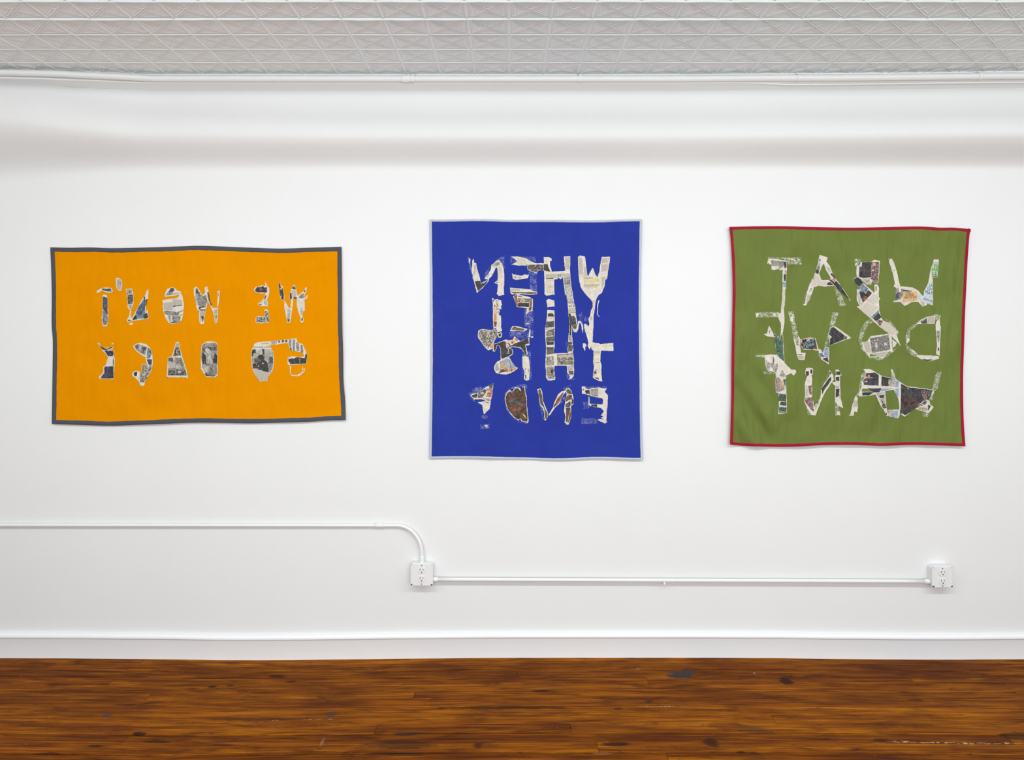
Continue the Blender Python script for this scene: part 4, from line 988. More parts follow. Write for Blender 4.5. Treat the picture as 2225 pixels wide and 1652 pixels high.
GREEN = """
L T
r G1 285,105 1075,105 1075,265 760,265 750,180 600,130 320,120
b G1 280,260 315,125 520,140 740,185 740,330 720,640 720,790 700,850 700,1050 690,1190 670,1280 680,1483 G3 740,200 735,420 700,620 660,610 660,420 610,330 610,210 650,200 G1 600,1380 605,1280 630,1050 640,800 640,380 590,400 550,370 480,380 460,395 385,380 385,270 340,260 310,230
o gm G1 385,160 640,190 680,290 600,360 560,370 540,300 385,290
o dark G1 650,195 730,200 725,340 690,350
o skin G1 690,390 725,400 720,480 690,480
o dark G1 670,490 720,490 715,640 665,640
o bluel G1 650,665 720,665 715,785 650,785
o news G1 650,830 700,830 690,1050 670,1250 620,1280 645,1050
b G1 730,125 850,130 960,175 930,195 860,160 740,140
L A
r G1 1830,800 1950,880 2100,1210 1950,1230
r G1 1380,470 1270,700 1100,1150 1190,1000 1250,780 1340,600
b G1 1490,40 1680,105 1650,200 1720,290 1800,480 1870,600 1950,700 2215,1100 2180,1090 2100,1000 1960,880 1830,760 1600,770 1450,755 1360,790 1320,930 1180,1210 1100,1195 1150,1160 1200,900 1260,720 1350,600 1385,460 1450,250
h G1 1590,245 1550,300 1480,480 1540,625 1740,620 1740,560 1640,390
o gl G1 1480,140 1520,150 1510,300 1440,330
o gd G1 1490,140 1520,140 1505,190 1480,180
o gm G1 1440,290 1510,290 1490,380 1420,380
o dark G1 1420,380 1480,390 1465,490 1395,455
o news G1 1390,490 1460,520 1510,640 1640,650 1640,740 1450,740 1350,770 1300,740 1350,620
o gl G1 1280,800 1330,810 1300,880 1250,920
o newsd G1 1215,960 1300,960 1260,1090 1190,1160
o dark G1 1670,690 1730,660 1820,745 1670,740
o blk G1 1715,625 1760,610 1840,690 1870,635 1960,730 2100,940 2200,1092 1950,870 1830,740
o skin G1 1750,590 1800,590 1860,640 1830,680
o red G1 1810,570 1860,600 1850,625 1805,600
o dark G1 1740,480 1780,460 1865,590 1830,580
o gl G1 1650,300 1700,340 1760,440 1720,450
L H
r G2 180,140 330,140 300,300 230,330 180,260
b G2 230,310 280,300 270,560 230,560 220,430
b G2 290,310 320,205 560,200 640,150 760,180 745,480 720,690 640,680 580,640 560,730 460,730 330,600 270,560 280,400
o blk G2 355,210 560,205 560,560 360,570 280,540 290,400 350,300
o crowdr G2 560,205 740,200 730,470 710,680 640,670 550,590
o pinkish G2 585,225 660,220 660,290 600,300
o slate G2 290,320 350,310 350,380 290,390
o brownd G2 370,370 470,370 470,460 380,460
o pinkish G2 570,380 630,380 620,420 580,420
o newsd G2 350,590 530,575 555,715 470,725
o gd G2 430,640 510,630 510,650 430,660
b G2 130,610 240,550 330,600 390,680 280,790 240,750
o blk G2 140,612 240,555 325,605 380,680 285,780 245,740
b G2 230,830 280,840 370,1140 290,1230 230,1100
o gl G2 245,900 280,900 350,1150 290,1200
b G2 275,820 390,700 640,920 770,1050 740,1100 750,1240 G4 640,140 690,330 740,400 860,440 1070,640 1030,700 1140,985 1060,890 930,760 860,690 650,540 450,350 180,120 120,60 160,60 G2 300,1230 380,1140 320,1010
o blue G2 285,820 380,720 490,820 440,920 380,890 300,850
o blk G2 290,880 380,890 440,940 490,850 580,920 470,1050 380,1130 320,1010
o red G2 380,1040 420,980 490,1020 400,1110
o news G2 470,1090 640,940 760,1050 620,1180
o news G2 320,1270 470,1120 560,1200 700,1240 540,1470
o blue G4 450,310 630,140 640,200 520,320 590,420
o blk G4 510,330 620,210 690,310 640,360 560,400
o crowdr G4 580,420 640,370 730,400 660,520
o news G4 680,520 780,410 900,470 1050,640 980,700 880,690
b G2 630,730 700,720 740,800 735,1020 640,930
o gm G2 660,770 690,770 680,880 665,880
L W
b G2 950,140 1040,130 1090,230 1150,420 1180,560 1220,720 1230,765 1500,790 1570,820 1640,860 1720,960 1770,1000 1770,900 1870,700 1900,560 1910,460 2000,150 2120,150 2090,560 1980,570 1980,1210 1850,1160 1840,1200 1740,1230 1640,1120 1500,1130 1330,1220 1240,1130 1065,1135 1110,1060 1130,800 1075,770 1110,700 1060,480 1000,280
o gd G2 955,150 990,150 990,175 960,175
o gm G2 1080,380 1110,380 1100,420 1085,420
o gm G2 1130,810 1280,820 1290,1000 1240,1060 1110,1110
o white G2 1200,810 1245,820 1240,900 1195,890
o gd G2 1140,930 1210,910 1180,1040 1110,1100
o gd G2 1280,830 1380,850 1500,870 1490,885 1290,890
o orangep G2 1295,895 1620,885 1620,1090 1280,1135
o lightblue G2 1860,720 1980,660 1980,1190 1640,1050 1640,930 1760,1010 1780,900
o newsd G2 1690,1100 1800,1140 1790,1200 1740,1215
o lime G2 1985,250 2120,250 2085,520 1960,510 1945,400
o mauve G2 1985,210 2120,210 2120,245 1990,245
o maubr G2 1960,520 2085,520 2080,560 1960,555
x THE|G2 1365,950|4.6|3|ink|11
x POLICE|G2 1355,1000|4.6|4|ink|18
x BRUTALITY|G2 1325,1048|4.2|2|ink|27
x LA|G2 1885,765|5.5|-10|inkb|8
x LIV|G2 1850,855|7|-8|inkb|11.5
x MAT|G2 1790,930|7.5|-16|inkb|17
x pelea du|G2 1768,1060|4.6|-20|inkb|20
x TE|G2 2000,322|5.6|-4|inkg|10
x NCF|G2 1962,405|5.6|-2|inkg|12.5
x LS|G2 1966,500|6.6|-1|inkg|9.5
L E
r G3 110,190 620,180 620,290 120,300
b G3 115,210 200,205 170,270 130,290
b G3 490,205 550,205 550,270 510,275
b G3 405,465 470,590 500,640 510,720 350,700 290,660 360,640
o olive G3 410,580 430,580 420,640 405,650
b G3 500,640 600,700 640,790 660,610 690,600 710,720 720,1000 740,1280 560,1100 540,820 515,720
o pine G3 520,720 600,720 640,800 680,640 705,740 712,1060 730,1240 640,1170 560,1080 550,850
o slate G3 500,645 600,700 560,720 520,700
b G5 310,20 440,0 560,20 680,120 860,310 890,330 980,340 990,390 935,460 890,410 780,450 770,520 545,460 550,410 450,360 360,380 320,200
o foliage G5 330,120 440,200 500,130 520,240 590,190 600,280 560,400 520,370 440,250 400,380 350,380 340,230
o gd G5 490,40 520,140 500,240 480,200
o foliage G5 640,430 700,320 730,420 780,470 740,500 650,480
r G5 105,10 310,10 310,70 120,60
r G5 290,370 350,380 450,370 540,420 300,430
b G5 545,480 630,440 760,500 770,650 780,850 790,1260 600,1290 620,1100 610,840 550,820 540,700
o crowdp G5 545,490 640,510 700,600 740,760 620,810 550,800
o gold G5 630,520 720,600 700,700 650,680
o pined G5 620,850 770,860 770,1010 620,1000
o pined G5 660,1020 775,1020 770,1110 640,1090
o pine G5 625,1140 780,1140 780,1230 620,1240
o pine G5 710,540 760,540 760,720 720,600
o redbrown G5 620,1245 780,1235 780,1250 640,1265
L M
r G3 810,170 930,170 960,400 1040,680 1070,900 1000,950 930,750 870,400
r G3 1760,190 1900,190 1820,460 1730,560 1650,930 1600,930 1690,600
b G3 860,280 910,280 930,400 870,380
b G3 930,730 970,790 1000,900 1070,890 1090,1050 1195,1060 1165,1215 1040,1205 1010,1130
o gd G3 1015,1085 1130,1098 1130,1112 1015,1100
o newsd G3 1020,1120 1150,1130 1150,1190 1040,1190
b G3 1030,680 1070,740 1075,880 1040,880
b G3 1075,765 1210,745 1280,728 1400,740 1450,920 1480,1000 1440,1010 1340,990 1150,990 1070,880
o blk G3 1080,770 1390,745 1440,960 1330,985 1150,970 1080,870
o pinkish G3 1210,745 1280,735 1270,800 1210,800
o skin G3 1075,780 1120,770 1120,850 1075,860
o maroon G3 1340,940 1430,930 1450,980 1350,975
x JUSTICIA|G3 1150,905|6|26|inkl|27
x TAMAR!|G3 1165,978|7.5|20|inkl|25
b G3 1460,970 1520,990 1560,1060 1600,940 1690,940 1700,1060 1690,1310 1640,1270 1530,1200 1480,1130
o bluel G3 1590,950 1680,950 1690,1160 1600,1140
o bluegray G3 1480,1070 1550,1060 1580,1150 1500,1160
o dark G3 1590,1170 1660,1150 1690,1260 1620,1230 1560,1190
o dark G3 1520,1040 1600,1140 1570,1140
b G3 1750,500 1790,480 1850,500 2175,735 2020,790 1690,910 1700,760 1690,690
o blk G3 1745,520 1790,500 2020,680 2020,770 1700,900 1720,750 1760,720 1690,660
o gd G3 2025,682 2080,712 2080,755 2025,768
L O
r G4 440,350 520,400 400,480 300,640 260,800 270,1050 420,1220 560,1200 720,1270 900,1110 1050,1000 960,1120 700,1300 560,1300 400,1240 230,1050 165,850 200,640 300,440
r G4 740,320 880,380 1000,530 1080,640 1060,900 1030,700 1070,640 860,440
b G4 420,780 440,750 880,690 920,700 950,1110 870,1100 720,1270 560,1190 430,1150 425,1250 340,1130 270,1060 250,890 360,870
o engrave G4 425,795 855,720 900,1060 470,1135
o newsd G4 270,900 410,870 450,1130 340,1110
o newsd G4 480,1150 860,1100 720,1240
o gl G4 740,900 800,890 830,950 760,970
o gl G4 530,900 600,880 600,1040 560,1050
b G4 940,820 1050,900 1000,990 950,1010
L D
r G4 1280,590 1500,440 1590,370 1510,500 1350,620 1330,830 1270,940 1240,800
r G4 1240,930 1300,950 1380,1050 1520,1160 1540,1250 1380,1180 1280,1080
b G4 1285,790 1345,810 1330,870 1270,930 1265,880
b G4 1370,1040 1440,1080 1510,1160 1440,1150
b G4 1500,470 1600,370 1740,300 1920,265 1920,465
o gd G4 1590,410 1740,330 1745,465 1620,465
o gl G4 1620,380 1740,310 1740,340 1640,410
o newsd G4 1765,300 1905,285 1905,455 1765,460
b G4 1960,400 2035,340 2040,500 2060,520 2050,700 2040,900 2030,1200 1950,1160 1970,950 1950,700 1935,500
o gm G4 1965,625 2035,625 2025,850 2000,930 1975,750
o crowd G4 1970,640 2030,640 2020,840 1985,780
o navy G4 1990,1020 2020,1010 2020,1090 1985,1090
b G4 1500,1180 1600,1185 1960,1200 2010,1210 2020,1270 1780,1330 1600,1280 1520,1220
o dark G4 1620,1280 1890,1285 1780,1325
r G4 1900,250 2060,260 2040,350 1930,380
L N
b G5 1180,380 1200,300 1280,290 1350,310 1350,430 1320,440 1330,520 1330,900 1365,1080 1380,1130 1500,950 1520,850 1520,760 1560,680 1700,470 1700,400 1700,340 1780,440 1800,540 1600,830 1500,1060 1400,1320 1300,1300 1160,1020 1180,900 1170,650 1210,510
o brownd G5 1190,370 1260,360 1260,440 1210,500
o dark G5 1295,330 1335,330 1330,420 1295,400
o crowdr G5 1245,680 1320,660 1320,870 1280,870
o gl G5 1190,650 1230,690 1260,890 1200,900
o crowdr G5 1190,940 1330,920 1350,1050 1375,1240 1300,1180 1180,1020
o dark G5 1530,740 1700,510 1745,490 1740,560 1600,760 1550,860
o dark G5 1705,370 1740,400 1730,440 1705,420
o gl G5 1400,1080 1500,960 1480,1040 1400,1200
o gd G5 1430,1040 1470,1010 1450,1060
r G5 1670,430 1700,340 1520,860 1500,950 1560,680
r G5 1200,1080 1300,1310 1230,1300
b G5 1830,330 1900,330 1970,450 1930,470 1930,600 1945,950 2000,1160 1900,1110 1820,1020 1820,800 1830,680 1750,610 1840,590 1820,470 1850,440
o dark G5 1850,370 1930,370 1950,440 1850,440
o dark G5 1840,490 1915,480 1915,575 1850,570
o dark G5 1840,750 1920,740 1910,900 1840,930
o gl G5 1840,670 1910,680 1900,730 1850,735
o gl G5 1915,840 1940,840 1940,950 1900,940
b G5 1870,1230 1920,1230 1940,1310 1860,1300
r G5 1800,1020 1900,1100 1930,1320 1840,1320
L A
b G6 200,850 245,880 255,1150 240,1230 170,1210 160,1310 40,1310 80,1280 120,1080
o newsd G6 170,960 240,960 240,1100 130,1110
r G6 340,330 280,700 220,850 270,840 350,500 430,300
b G6 375,235 530,230 740,350 800,390 1040,440 1010,235 1060,250 1130,470 1240,540 1240,1000 1260,1170 1220,1180 1220,1290 1180,1370 900,1310 860,1190 780,1090 660,820 520,850 280,870 265,830 340,620 330,530 370,500 440,320
h G6 880,745 1080,710 1140,830 1190,940 1210,1165 920,1180
h G6 355,690 455,690 590,755 350,758
o navyd G6 450,330 590,320 640,310 740,370 730,620 400,600 380,520 430,400
o fire G6 480,380 520,360 545,425 680,430 520,450 500,470
o pinkish G6 410,415 470,405 480,440 420,450
o pinkish G6 400,510 480,510 470,540 400,540
o maroon G6 390,470 470,460 470,505 395,500
o dark G6 800,400 1030,450 1030,630 800,620
o foliage G6 960,470 1030,470 1030,630 960,620
o bluel G6 1130,490 1190,510 1190,650 1120,650
o gl G6 1040,290 1070,280 1115,400 1120,640 1030,640
o bluel G6 800,690 1070,680 860,740 790,740
o navyd G6 460,680 800,680 750,770 620,770
o navyd G6 360,775 620,770 520,840 360,840
o gl G6 690,800 870,760 880,1000 910,1140 850,1130
o dark G6 750,840 860,830 840,900 760,900
o gd G6 780,930 800,930 860,1040 830,1040
o crowdd G6 800,1060 890,1030 910,1130 850,1150
o bluel G6 1110,695 1190,690 1190,880 1140,820
o bluel G6 920,1190 1180,1190 1170,1350 990,1340
o skin G6 930,1290 1050,1200 1110,1200 980,1330
o dark G6 890,1250 920,1240 920,1300 895,1300
L W
b G6 1240,540 1300,580 1380,630 1990,710 2010,790 1900,920 1800,950 1690,1030 1500,1170 1410,1280 1330,1330 1260,1280 1225,1270 1240,1000
o blk G6 1250,570 1400,650 1980,720 1940,860 1880,930 1800,940 1650,1050 1540,1160 1400,1270 1330,1300 1290,1260 1230,1270 1245,1000
o dusk G6 1460,900 1560,900 1590,1020 1480,1010
o dusk G6 1700,1000 1400,890 1300,900 1260,1000 1300,1060 1600,1080
o crowdr G6 1700,720 1840,740 1850,920 1760,930
o crowdd G6 1850,730 1970,730 1930,860 1870,880
o dusk G6 1300,1080 1340,1050 1430,1070 1430,1150 1330,1150
o white G6 1400,670 1420,670 1418,695 1402,692
b G6 1580,1150 1700,1020 1840,950 1900,960 1920,1050 2000,1110 1890,1250 1640,1180
o maroon G6 1590,1140 1680,1040 1760,1060 1700,1110
o slate G6 1720,1030 1800,970 1850,980 1800,1060
o beige G6 1640,1120 1690,1060 1740,1100 1870,1080 1860,1220 1640,1180
o dark G6 1875,1050 1935,1090 1875,1200
x SPEED|G6 1655,1170|5|-6|gd|19
r G6 2090,290 2180,290 2080,700 2000,760 1960,950 1910,950 1970,700 2030,400
r G6 1740,1240 1890,1250 1880,1340 1740,1330
"""
# ------------------------------------------------------------------ printed paper, cloth and bindings
CROPS = {'Y0': (90, 520, 2225/680), 'Y1': (190, 590, 2225/310), 'Y2': (190, 720, 2225/310), 'Y3': (500, 590, 2225/220), 'Y4': (500, 720, 2225/220),
         'B0': (920, 460, 1472/490), 'B1': (1000, 540, 2225/180), 'B2': (1170, 540, 2225/180), 'B3': (1020, 630, 2225/165), 'B4': (1170, 640, 2225/180),
         'B5': (1020, 725, 2225/150), 'B6': (1170, 725, 2225/180), 'B7': (1000, 825, 2225/180), 'B8': (1160, 825, 2225/180),
         'G0': (1570, 470, 1779/560), 'G1': (1640, 550, 2225/210), 'G2': (1840, 550, 2225/210), 'G3': (1630, 660, 2225/225), 'G4': (1850, 660, 2225/210),
         'G5': (1630, 770, 2225/225), 'G6': (1840, 780, 2225/210)}
def PTS(s):
    out, c = [], None
    for k in s.split():
        if k in CROPS: c = CROPS[k]; continue
        x, y = k.split(','); out.append((c[0] + float(x) / c[2], c[1] + float(y) / c[2]))
    return out

CREAM, PAPER = (232, 224, 210), (234, 228, 217)
PH = {  # two tones, grain scale (per metre), grain stretch
    'gl': ((168, 164, 158), (208, 202, 194), 160), 'gm': ((118, 114, 108), (176, 170, 162), 190), 'gd': ((76, 74, 72), (120, 116, 110), 190),
    'dark': ((58, 58, 60), (82, 80, 78), 120), 'blk': ((56, 56, 60), (86, 82, 82), 90), 'slate': ((72, 78, 86), (106, 110, 116), 120), 'bluegray': ((92, 104, 132), (136, 148, 168), 120),
    'blue': ((86, 106, 128), (142, 160, 176), 110), 'bluel': ((132, 154, 182), (166, 184, 204), 90), 'sky': ((150, 160, 166), (178, 186, 188), 90), 'navy': ((66, 74, 98), (92, 100, 122), 120),
    'navyd': ((54, 57, 66), (80, 82, 90), 90), 'purple': ((64, 58, 76), (92, 86, 102), 110), 'mauve': ((150, 138, 150), (188, 178, 186), 160), 'maubr': ((140, 116, 112), (168, 148, 138), 160),
    'maroon': ((108, 72, 66), (142, 102, 94), 140), 'red': ((172, 96, 82), (206, 136, 114), 140), 'pinkish': ((206, 164, 156), (228, 196, 188), 140), 'skin': ((196, 138, 112), (228, 180, 150), 140),
    'orange': ((196, 134, 78), (226, 170, 116), 130), 'paleor': ((220, 180, 140), (234, 206, 176), 130), 'orangep': ((212, 170, 120), (226, 188, 142), 70),
    'brown': ((100, 78, 66), (136, 108, 90), 120), 'brownd': ((78, 62, 54), (112, 86, 72), 80), 'redbrown': ((112, 74, 62), (166, 118, 100), 110), 'dusk': ((62, 54, 54), (98, 74, 68), 45), 'tan': ((178, 142, 104), (210, 178, 138), 110),
    'olive': ((86, 88, 64), (128, 126, 98), 120), 'olivd': ((82, 78, 62), (116, 110, 88), 120), 'beige': ((206, 196, 178), (222, 212, 196), 70), 'white': ((236, 232, 226), (240, 237, 232), 70),
    'hiyellow': ((214, 198, 112), (230, 216, 150), 170), 'lightblue': ((196, 208, 216), (212, 220, 224), 60), 'lime': ((150, 196, 142), (178, 212, 166), 70),
    'pine': ((64, 92, 76), (108, 132, 112), 130), 'pined': ((48, 66, 58), (110, 118, 104), 150), 'gold': ((190, 160, 96), (222, 196, 140), 300), 'fire': ((176, 130, 88), (214, 168, 120), 200),
}
MATS = {}
def paper_mat(k):
    if k in MATS: return MATS[k]
    t = NT('paper_' + k)
    if k in PH:
        a, b, s = PH[k]
        n = t.noise(t.pos(), s, 3, .6, 1.2); n2 = t.noise(t.pos((1, 1, .8)), 42, 2, .5, .8)
        n = t.math('ADD', t.math('MULTIPLY', n, .72), t.math('MULTIPLY', n2, .28))
        lo = tuple(v * .94 for v in a); hi = tuple(min(255, v * 1.03) for v in b)
        col = t.ramp(n, [(.36, alb(lo)), (.46, alb(a)), (.55, alb(b)), (.66, alb(hi))])
    elif k.startswith('crowd') or k in ('engrave', 'foliage'):
        lo, mid, hi, s = {'crowd': ((70, 68, 64), (138, 132, 122), (218, 210, 196), 210), 'crowdd': ((50, 48, 48), (92, 88, 84), (170, 164, 154), 210),
                          'crowdr': ((52, 48, 52), (112, 92, 90), (206, 168, 158), 230), 'crowdp': ((96, 82, 98), (156, 138, 140), (214, 194, 176), 330),
                          'engrave': ((70, 68, 68), (118, 114, 112), (196, 190, 182), 260), 'foliage': ((96, 94, 88), (164, 160, 150), (222, 216, 206), 230)}[k]
        n = t.noise(t.pos(), s, 3, .65)
        col = t.ramp(n, [(.36, alb(lo)), (.5, alb(mid)), (.62, alb(hi))])
    elif k in ('news', 'newsd'):
        n = t.noise(t.pos((150, 1, 620)), 1.0, 2, .6)
        lo = (194, 187, 174) if k == 'news' else (166, 159, 148)
        col = t.ramp(n, [(.42, alb(lo)), (.58, alb((226, 216, 200) if k == 'news' else (214, 205, 190)))])
    elif k == 'torn':
        n = t.noise(t.pos(), 60, 4, .6)
        col = t.ramp(n, [(.35, alb((214, 206, 192))), (.65, alb((232, 226, 215)))])
    elif k.startswith('ink'):
        col = alb({'ink': (84, 76, 66), 'inkb': (86, 96, 118), 'inkg': (74, 104, 74), 'inkl': (168, 196, 206)}[k])
    MATS[k] = t.set(col, .75, .2)
    return t.m
def residue_mat(name, c, lo, hi, amax=.9):
    """glue and paper fluff left on the cloth where scraps were torn off"""
    t = NT(name)
    n = t.noise(t.pos((1, 1, .55)), 330, 3, .7); n2 = t.noise(t.pos((1, 1, 1)), 70, 2, .5)
    f = t.math('ADD', t.math('MULTIPLY', n, .75), t.math('MULTIPLY', n2, .35))
    a = t.ramp(f, [(lo, (0, 0, 0)), (hi, (1, 1, 1))])
    tr = t.n('ShaderNodeBsdfTransparent'); mx = t.n('ShaderNodeMixShader')
    a = t.math('MULTIPLY', a, amax)
    t.l(a, mx.inputs[0]); t.l(tr.outputs[0], mx.inputs[1]); t.l(t.b.outputs[0], mx.inputs[2])
    t.l(mx.outputs[0], t.out.inputs['Surface'])
    return t.set(alb(c), .9, .1)

def loop_area(p): return sum(p[i][0] * p[(i+1) % len(p)][1] - p[(i+1) % len(p)][0] * p[i][1] for i in range(len(p))) / 2
def ragged(p, step, amp, rng):
    out = []
    n = len(p)
    for i in range(n):
        a, b = p[i], p[(i+1) % n]
        L = math.hypot(b[0] - a[0], b[1] - a[1]); m = max(1, int(L / step))
        nx, ny = (-(b[1] - a[1]) / L, (b[0] - a[0]) / L) if L > 1e-6 else (0, 0)
        for k in range(m):
            q = k / m; j = rng.uniform(-amp, amp) if k else rng.uniform(-amp, amp) * .4
            out.append((a[0] + (b[0] - a[0]) * q + nx * j, a[1] + (b[1] - a[1]) * q + ny * j))
    return out
def patch(name, loops, off_fn, eps, mat, parent, E, thick=0.0, maxlen=8.0):
    vecs = [[Vector((x, y, 0)) for x, y in lp] for lp in loops]
    flat = [v for lp in vecs for v in lp]
    bm = bmesh.new(); bv = [bm.verts.new(v) for v in flat]
    for tri in tessellate_polygon(vecs):
        a, b, c = (flat[i] for i in tri)
        ar = (b - a).cross(c - a).z
        if abs(ar) < 1e-7: continue
        try: bm.faces.new([bv[i] for i in (tri if ar < 0 else tri[::-1])])
        except ValueError: pass
    for _ in range(5):
        es = [e for e in bm.edges if e.calc_length() > maxlen]
        if not es: break
        bmesh.ops.subdivide_edges(bm, edges=es, cuts=1)
        bmesh.ops.triangulate(bm, faces=[f for f in bm.faces if len(f.verts) > 3])
    top = list(bm.faces)
    if thick:
        bnd = [e for e in bm.edges if e.is_boundary]
        ret = bmesh.ops.extrude_edge_only(bm, edges=bnd)
        low = {v for v in ret['geom'] if isinstance(v, bmesh.types.BMVert)}
    else: low = set()
    for v in bm.verts:
        px, py = v.co.x, v.co.y
        v.co = W(px, py, off_fn(px, py) + eps - (thick if v in low else 0)) - E
    bmesh.ops.recalc_face_normals(bm, faces=bm.faces) if thick else None
    # face the viewer
    s = sum(f.normal.y * f.calc_area() for f in bm.faces if f.is_valid)
    bm.normal_update()
    s = sum(f.normal.y * f.calc_area() for f in bm.faces)
    if s > 0: bmesh.ops.reverse_faces(bm, faces=bm.faces)
    return bm_obj(name, bm, mat, parent)
def print_text(body, px, py, size, rot, mat, off_fn, eps, parent, E, width=None):
    cu = bpy.data.curves.new('print', 'FONT'); cu.body = body; cu.size = 1.0; cu.resolution_u = 2
    o = bpy.data.objects.new('print', cu); C.objects.link(o)
    bpy.context.view_layer.update()
    me = bpy.data.meshes.new_from_object(o.evaluated_get(bpy.context.evaluated_depsgraph_get()))
    bpy.data.objects.remove(o); bpy.data.curves.remove(cu)
    k = size / .70; ca, sa = math.cos(math.radians(rot)), math.sin(math.radians(rot))
    kx = k if not width else width / max(v.co.x for v in me.vertices)
    for v in me.vertices:
        x, y = v.co.x * kx, v.co.y * k
        qx, qy = px + x * ca - y * sa, py - (x * sa + y * ca)
        v.co = W(qx, qy, off_fn(qx, qy) + eps) - E
    me.update()
    return link('printed_words', me, mat, parent)

def resample(p, n):
    L = [0]
    for a, b in zip(p, p[1:]): L.append(L[-1] + math.hypot(b[0] - a[0], b[1] - a[1]))
    out = []
    for i in range(n + 1):
        s = L[-1] * i / n; k = 0
        while k < len(L) - 2 and L[k+1] < s: k += 1
        t_ = (s - L[k]) / (L[k+1] - L[k]); P0 = p[max(0, k-1)]; P1 = p[k]; P2 = p[k+1]; P3 = p[min(len(p)-1, k+2)]
        def cr(a, b, c, d): return .5 * (2*b + (c - a)*t_ + (2*a - 5*b + 4*c - d)*t_*t_ + (3*b - a - 3*c + d)*t_**3)
        out.append((cr(P0[0], P1[0], P2[0], P3[0]), cr(P0[1], P1[1], P2[1], P3[1])))
    return out

def banner(label, edges, bw, off_fn, m_fab, m_bind, bind_label, nu, nv, data, m_res, seed):
    rng = random.Random(seed)
    top, right, bottom, left = [resample(PTS(e), n) for e, n in zip(edges, (nu, nv, nu, nv))]   # all run left->right / top->bottom
    cx = sum(p[0] for p in bottom) / len(bottom); cy = max(p[1] for p in bottom)
    E = W(cx, cy, .008)
    E.y = -.008
    th = thing('banner', E, label, 'banner', 'fabric banners on the wall')
    P = [[None] * (nv + 1) for _ in range(nu + 1)]
    for i in range(nu + 1):
        u = i / nu
        for j in range(nv + 1):
            v = j / nv
            x, y = ((1-v)*top[i][k] + v*bottom[i][k] + (1-u)*left[j][k] + u*right[j][k]
                    - ((1-u)*(1-v)*top[0][k] + u*(1-v)*top[nu][k] + (1-u)*v*bottom[0][k] + u*v*bottom[nu][k]) for k in (0, 1))
            P[i][j] = (x, y)
    vs, fs = [], []
    for layer in (0, .0007):
        for i in range(nu + 1):
            for j in range(nv + 1):
                x, y = P[i][j]; vs.append(W(x, y, off_fn(x, y) - layer) - E)
    N1 = (nu + 1) * (nv + 1)
    for i in range(nu):
        for j in range(nv):
            a = i * (nv + 1) + j
            fs.append((a, a + 1, a + nv + 2, a + nv + 1)); fs.append((N1 + a, N1 + a + nv + 1, N1 + a + nv + 2, N1 + a + 1))
    fab = mesh('fabric', vs, fs, m_fab, th, True)
    # bindings: folded tape along each edge
    def tape(edge, inward, n):
        vs, fs = [], []
        for i, (x, y) in enumerate(edge):
            ix, iy = inward
            a = edge[max(0, i-1)]; b = edge[min(len(edge)-1, i+1)]
            tx, ty = b[0] - a[0], b[1] - a[1]; L = math.hypot(tx, ty); nx, ny = -ty / L, tx / L
            if nx * ix + ny * iy < 0: nx, ny = -nx, -ny
            wob = bw * (1 + .03 * math.sin(i * .37 + seed) + .02 * math.sin(i * 1.3))
            for q, h in ((-.35, -.0006), (-.45, .0010), (-.15, .0022), (.5, .0026), (.93, .0020), (1.0, .0004)):
                xx, yy = x + nx * wob * q * (1 if q > 0 else .12 * bw / bw * 1.0), y + ny * wob * q * (1 if q > 0 else .12)
                vs.append(W(xx, yy, off_fn(xx, yy) + h) - E)
        for i in range(len(edge) - 1):
            for j in range(5):
                a = i * 6 + j; fs.append((a, a + 6, a + 7, a + 1))
        o = mesh('binding', vs, fs, m_bind, th, True)
        o['label'] = bind_label
        return o
    tape(top, (0, 1), nu); tape(bottom, (0, -1), nu); tape(left, (1, 0), nv); tape(right, (-1, 0), nv)
    # lettering
    cur = None; letter_i = 0; sub_i = 0; pend = []; jobs = []
    for line in data.strip().split('\n'):
        k, _, rest = line.partition(' ')
        if k == 'L': jobs.append((rest, []))
        else: jobs[-1][1].append((k, rest))
    for li, (nm, items) in enumerate(jobs):
        e0 = .0011 + li * .00003
        letter = None; merged = []
        for k, rest in items:
            if k == 'h': merged[-1][2].append(PTS(rest))
            elif k == 'o':
                m, _, pp = rest.partition(' '); merged.append(('o', m, [PTS(pp)]))
            elif k in 'br': merged.append((k, None, [PTS(rest)]))
            else: merged.append((k, rest, None))
        bi = [x for x in merged if x[0] == 'b']
        order = bi + [x for x in merged if x[0] != 'b']
        for si, (k, m, loops) in enumerate(order):
            if k == 'b':
                lps = [ragged(lp, 3.2, .38, rng) for lp in loops]
                e = e0 + (.00004 * si if letter else 0)
                if letter is None:
                    letter = patch('letter', lps, off_fn, e, paper_mat('torn'), th, E, .0006)
                    letter['label'] = 'mirror-written %s of torn newspaper' % (nm if len(nm) > 1 else 'letter ' + nm)
                else:
                    patch('paper_scrap', lps, off_fn, e, paper_mat('torn'), letter, E, .0006)
            elif k == 'r':
                patch('paper_residue', [ragged(lp, 4, .8, rng) for lp in loops], off_fn, .0006 + .00002 * (si % 8), m_res, letter, E)['label'] = 'pale paper fluff rubbed into the cloth'
            elif k == 'o':
                ml = m.strip()
                o = patch('newsprint_piece', [ragged(lp, 3.5, .42, rng) for lp in loops], off_fn, e0 + .0005 + .00004 * si, paper_mat(ml), letter, E)
            elif k == 'x':
                body, pos_, size, rot, ink, *wd = m.split('|')
                px, py = PTS(pos_)[0]
                print_text(body, px, py, float(size), float(rot), paper_mat(ink), off_fn, e0 + .0005 + .00004 * si + .0003, letter, E, float(wd[0]) if wd else None)
    return th

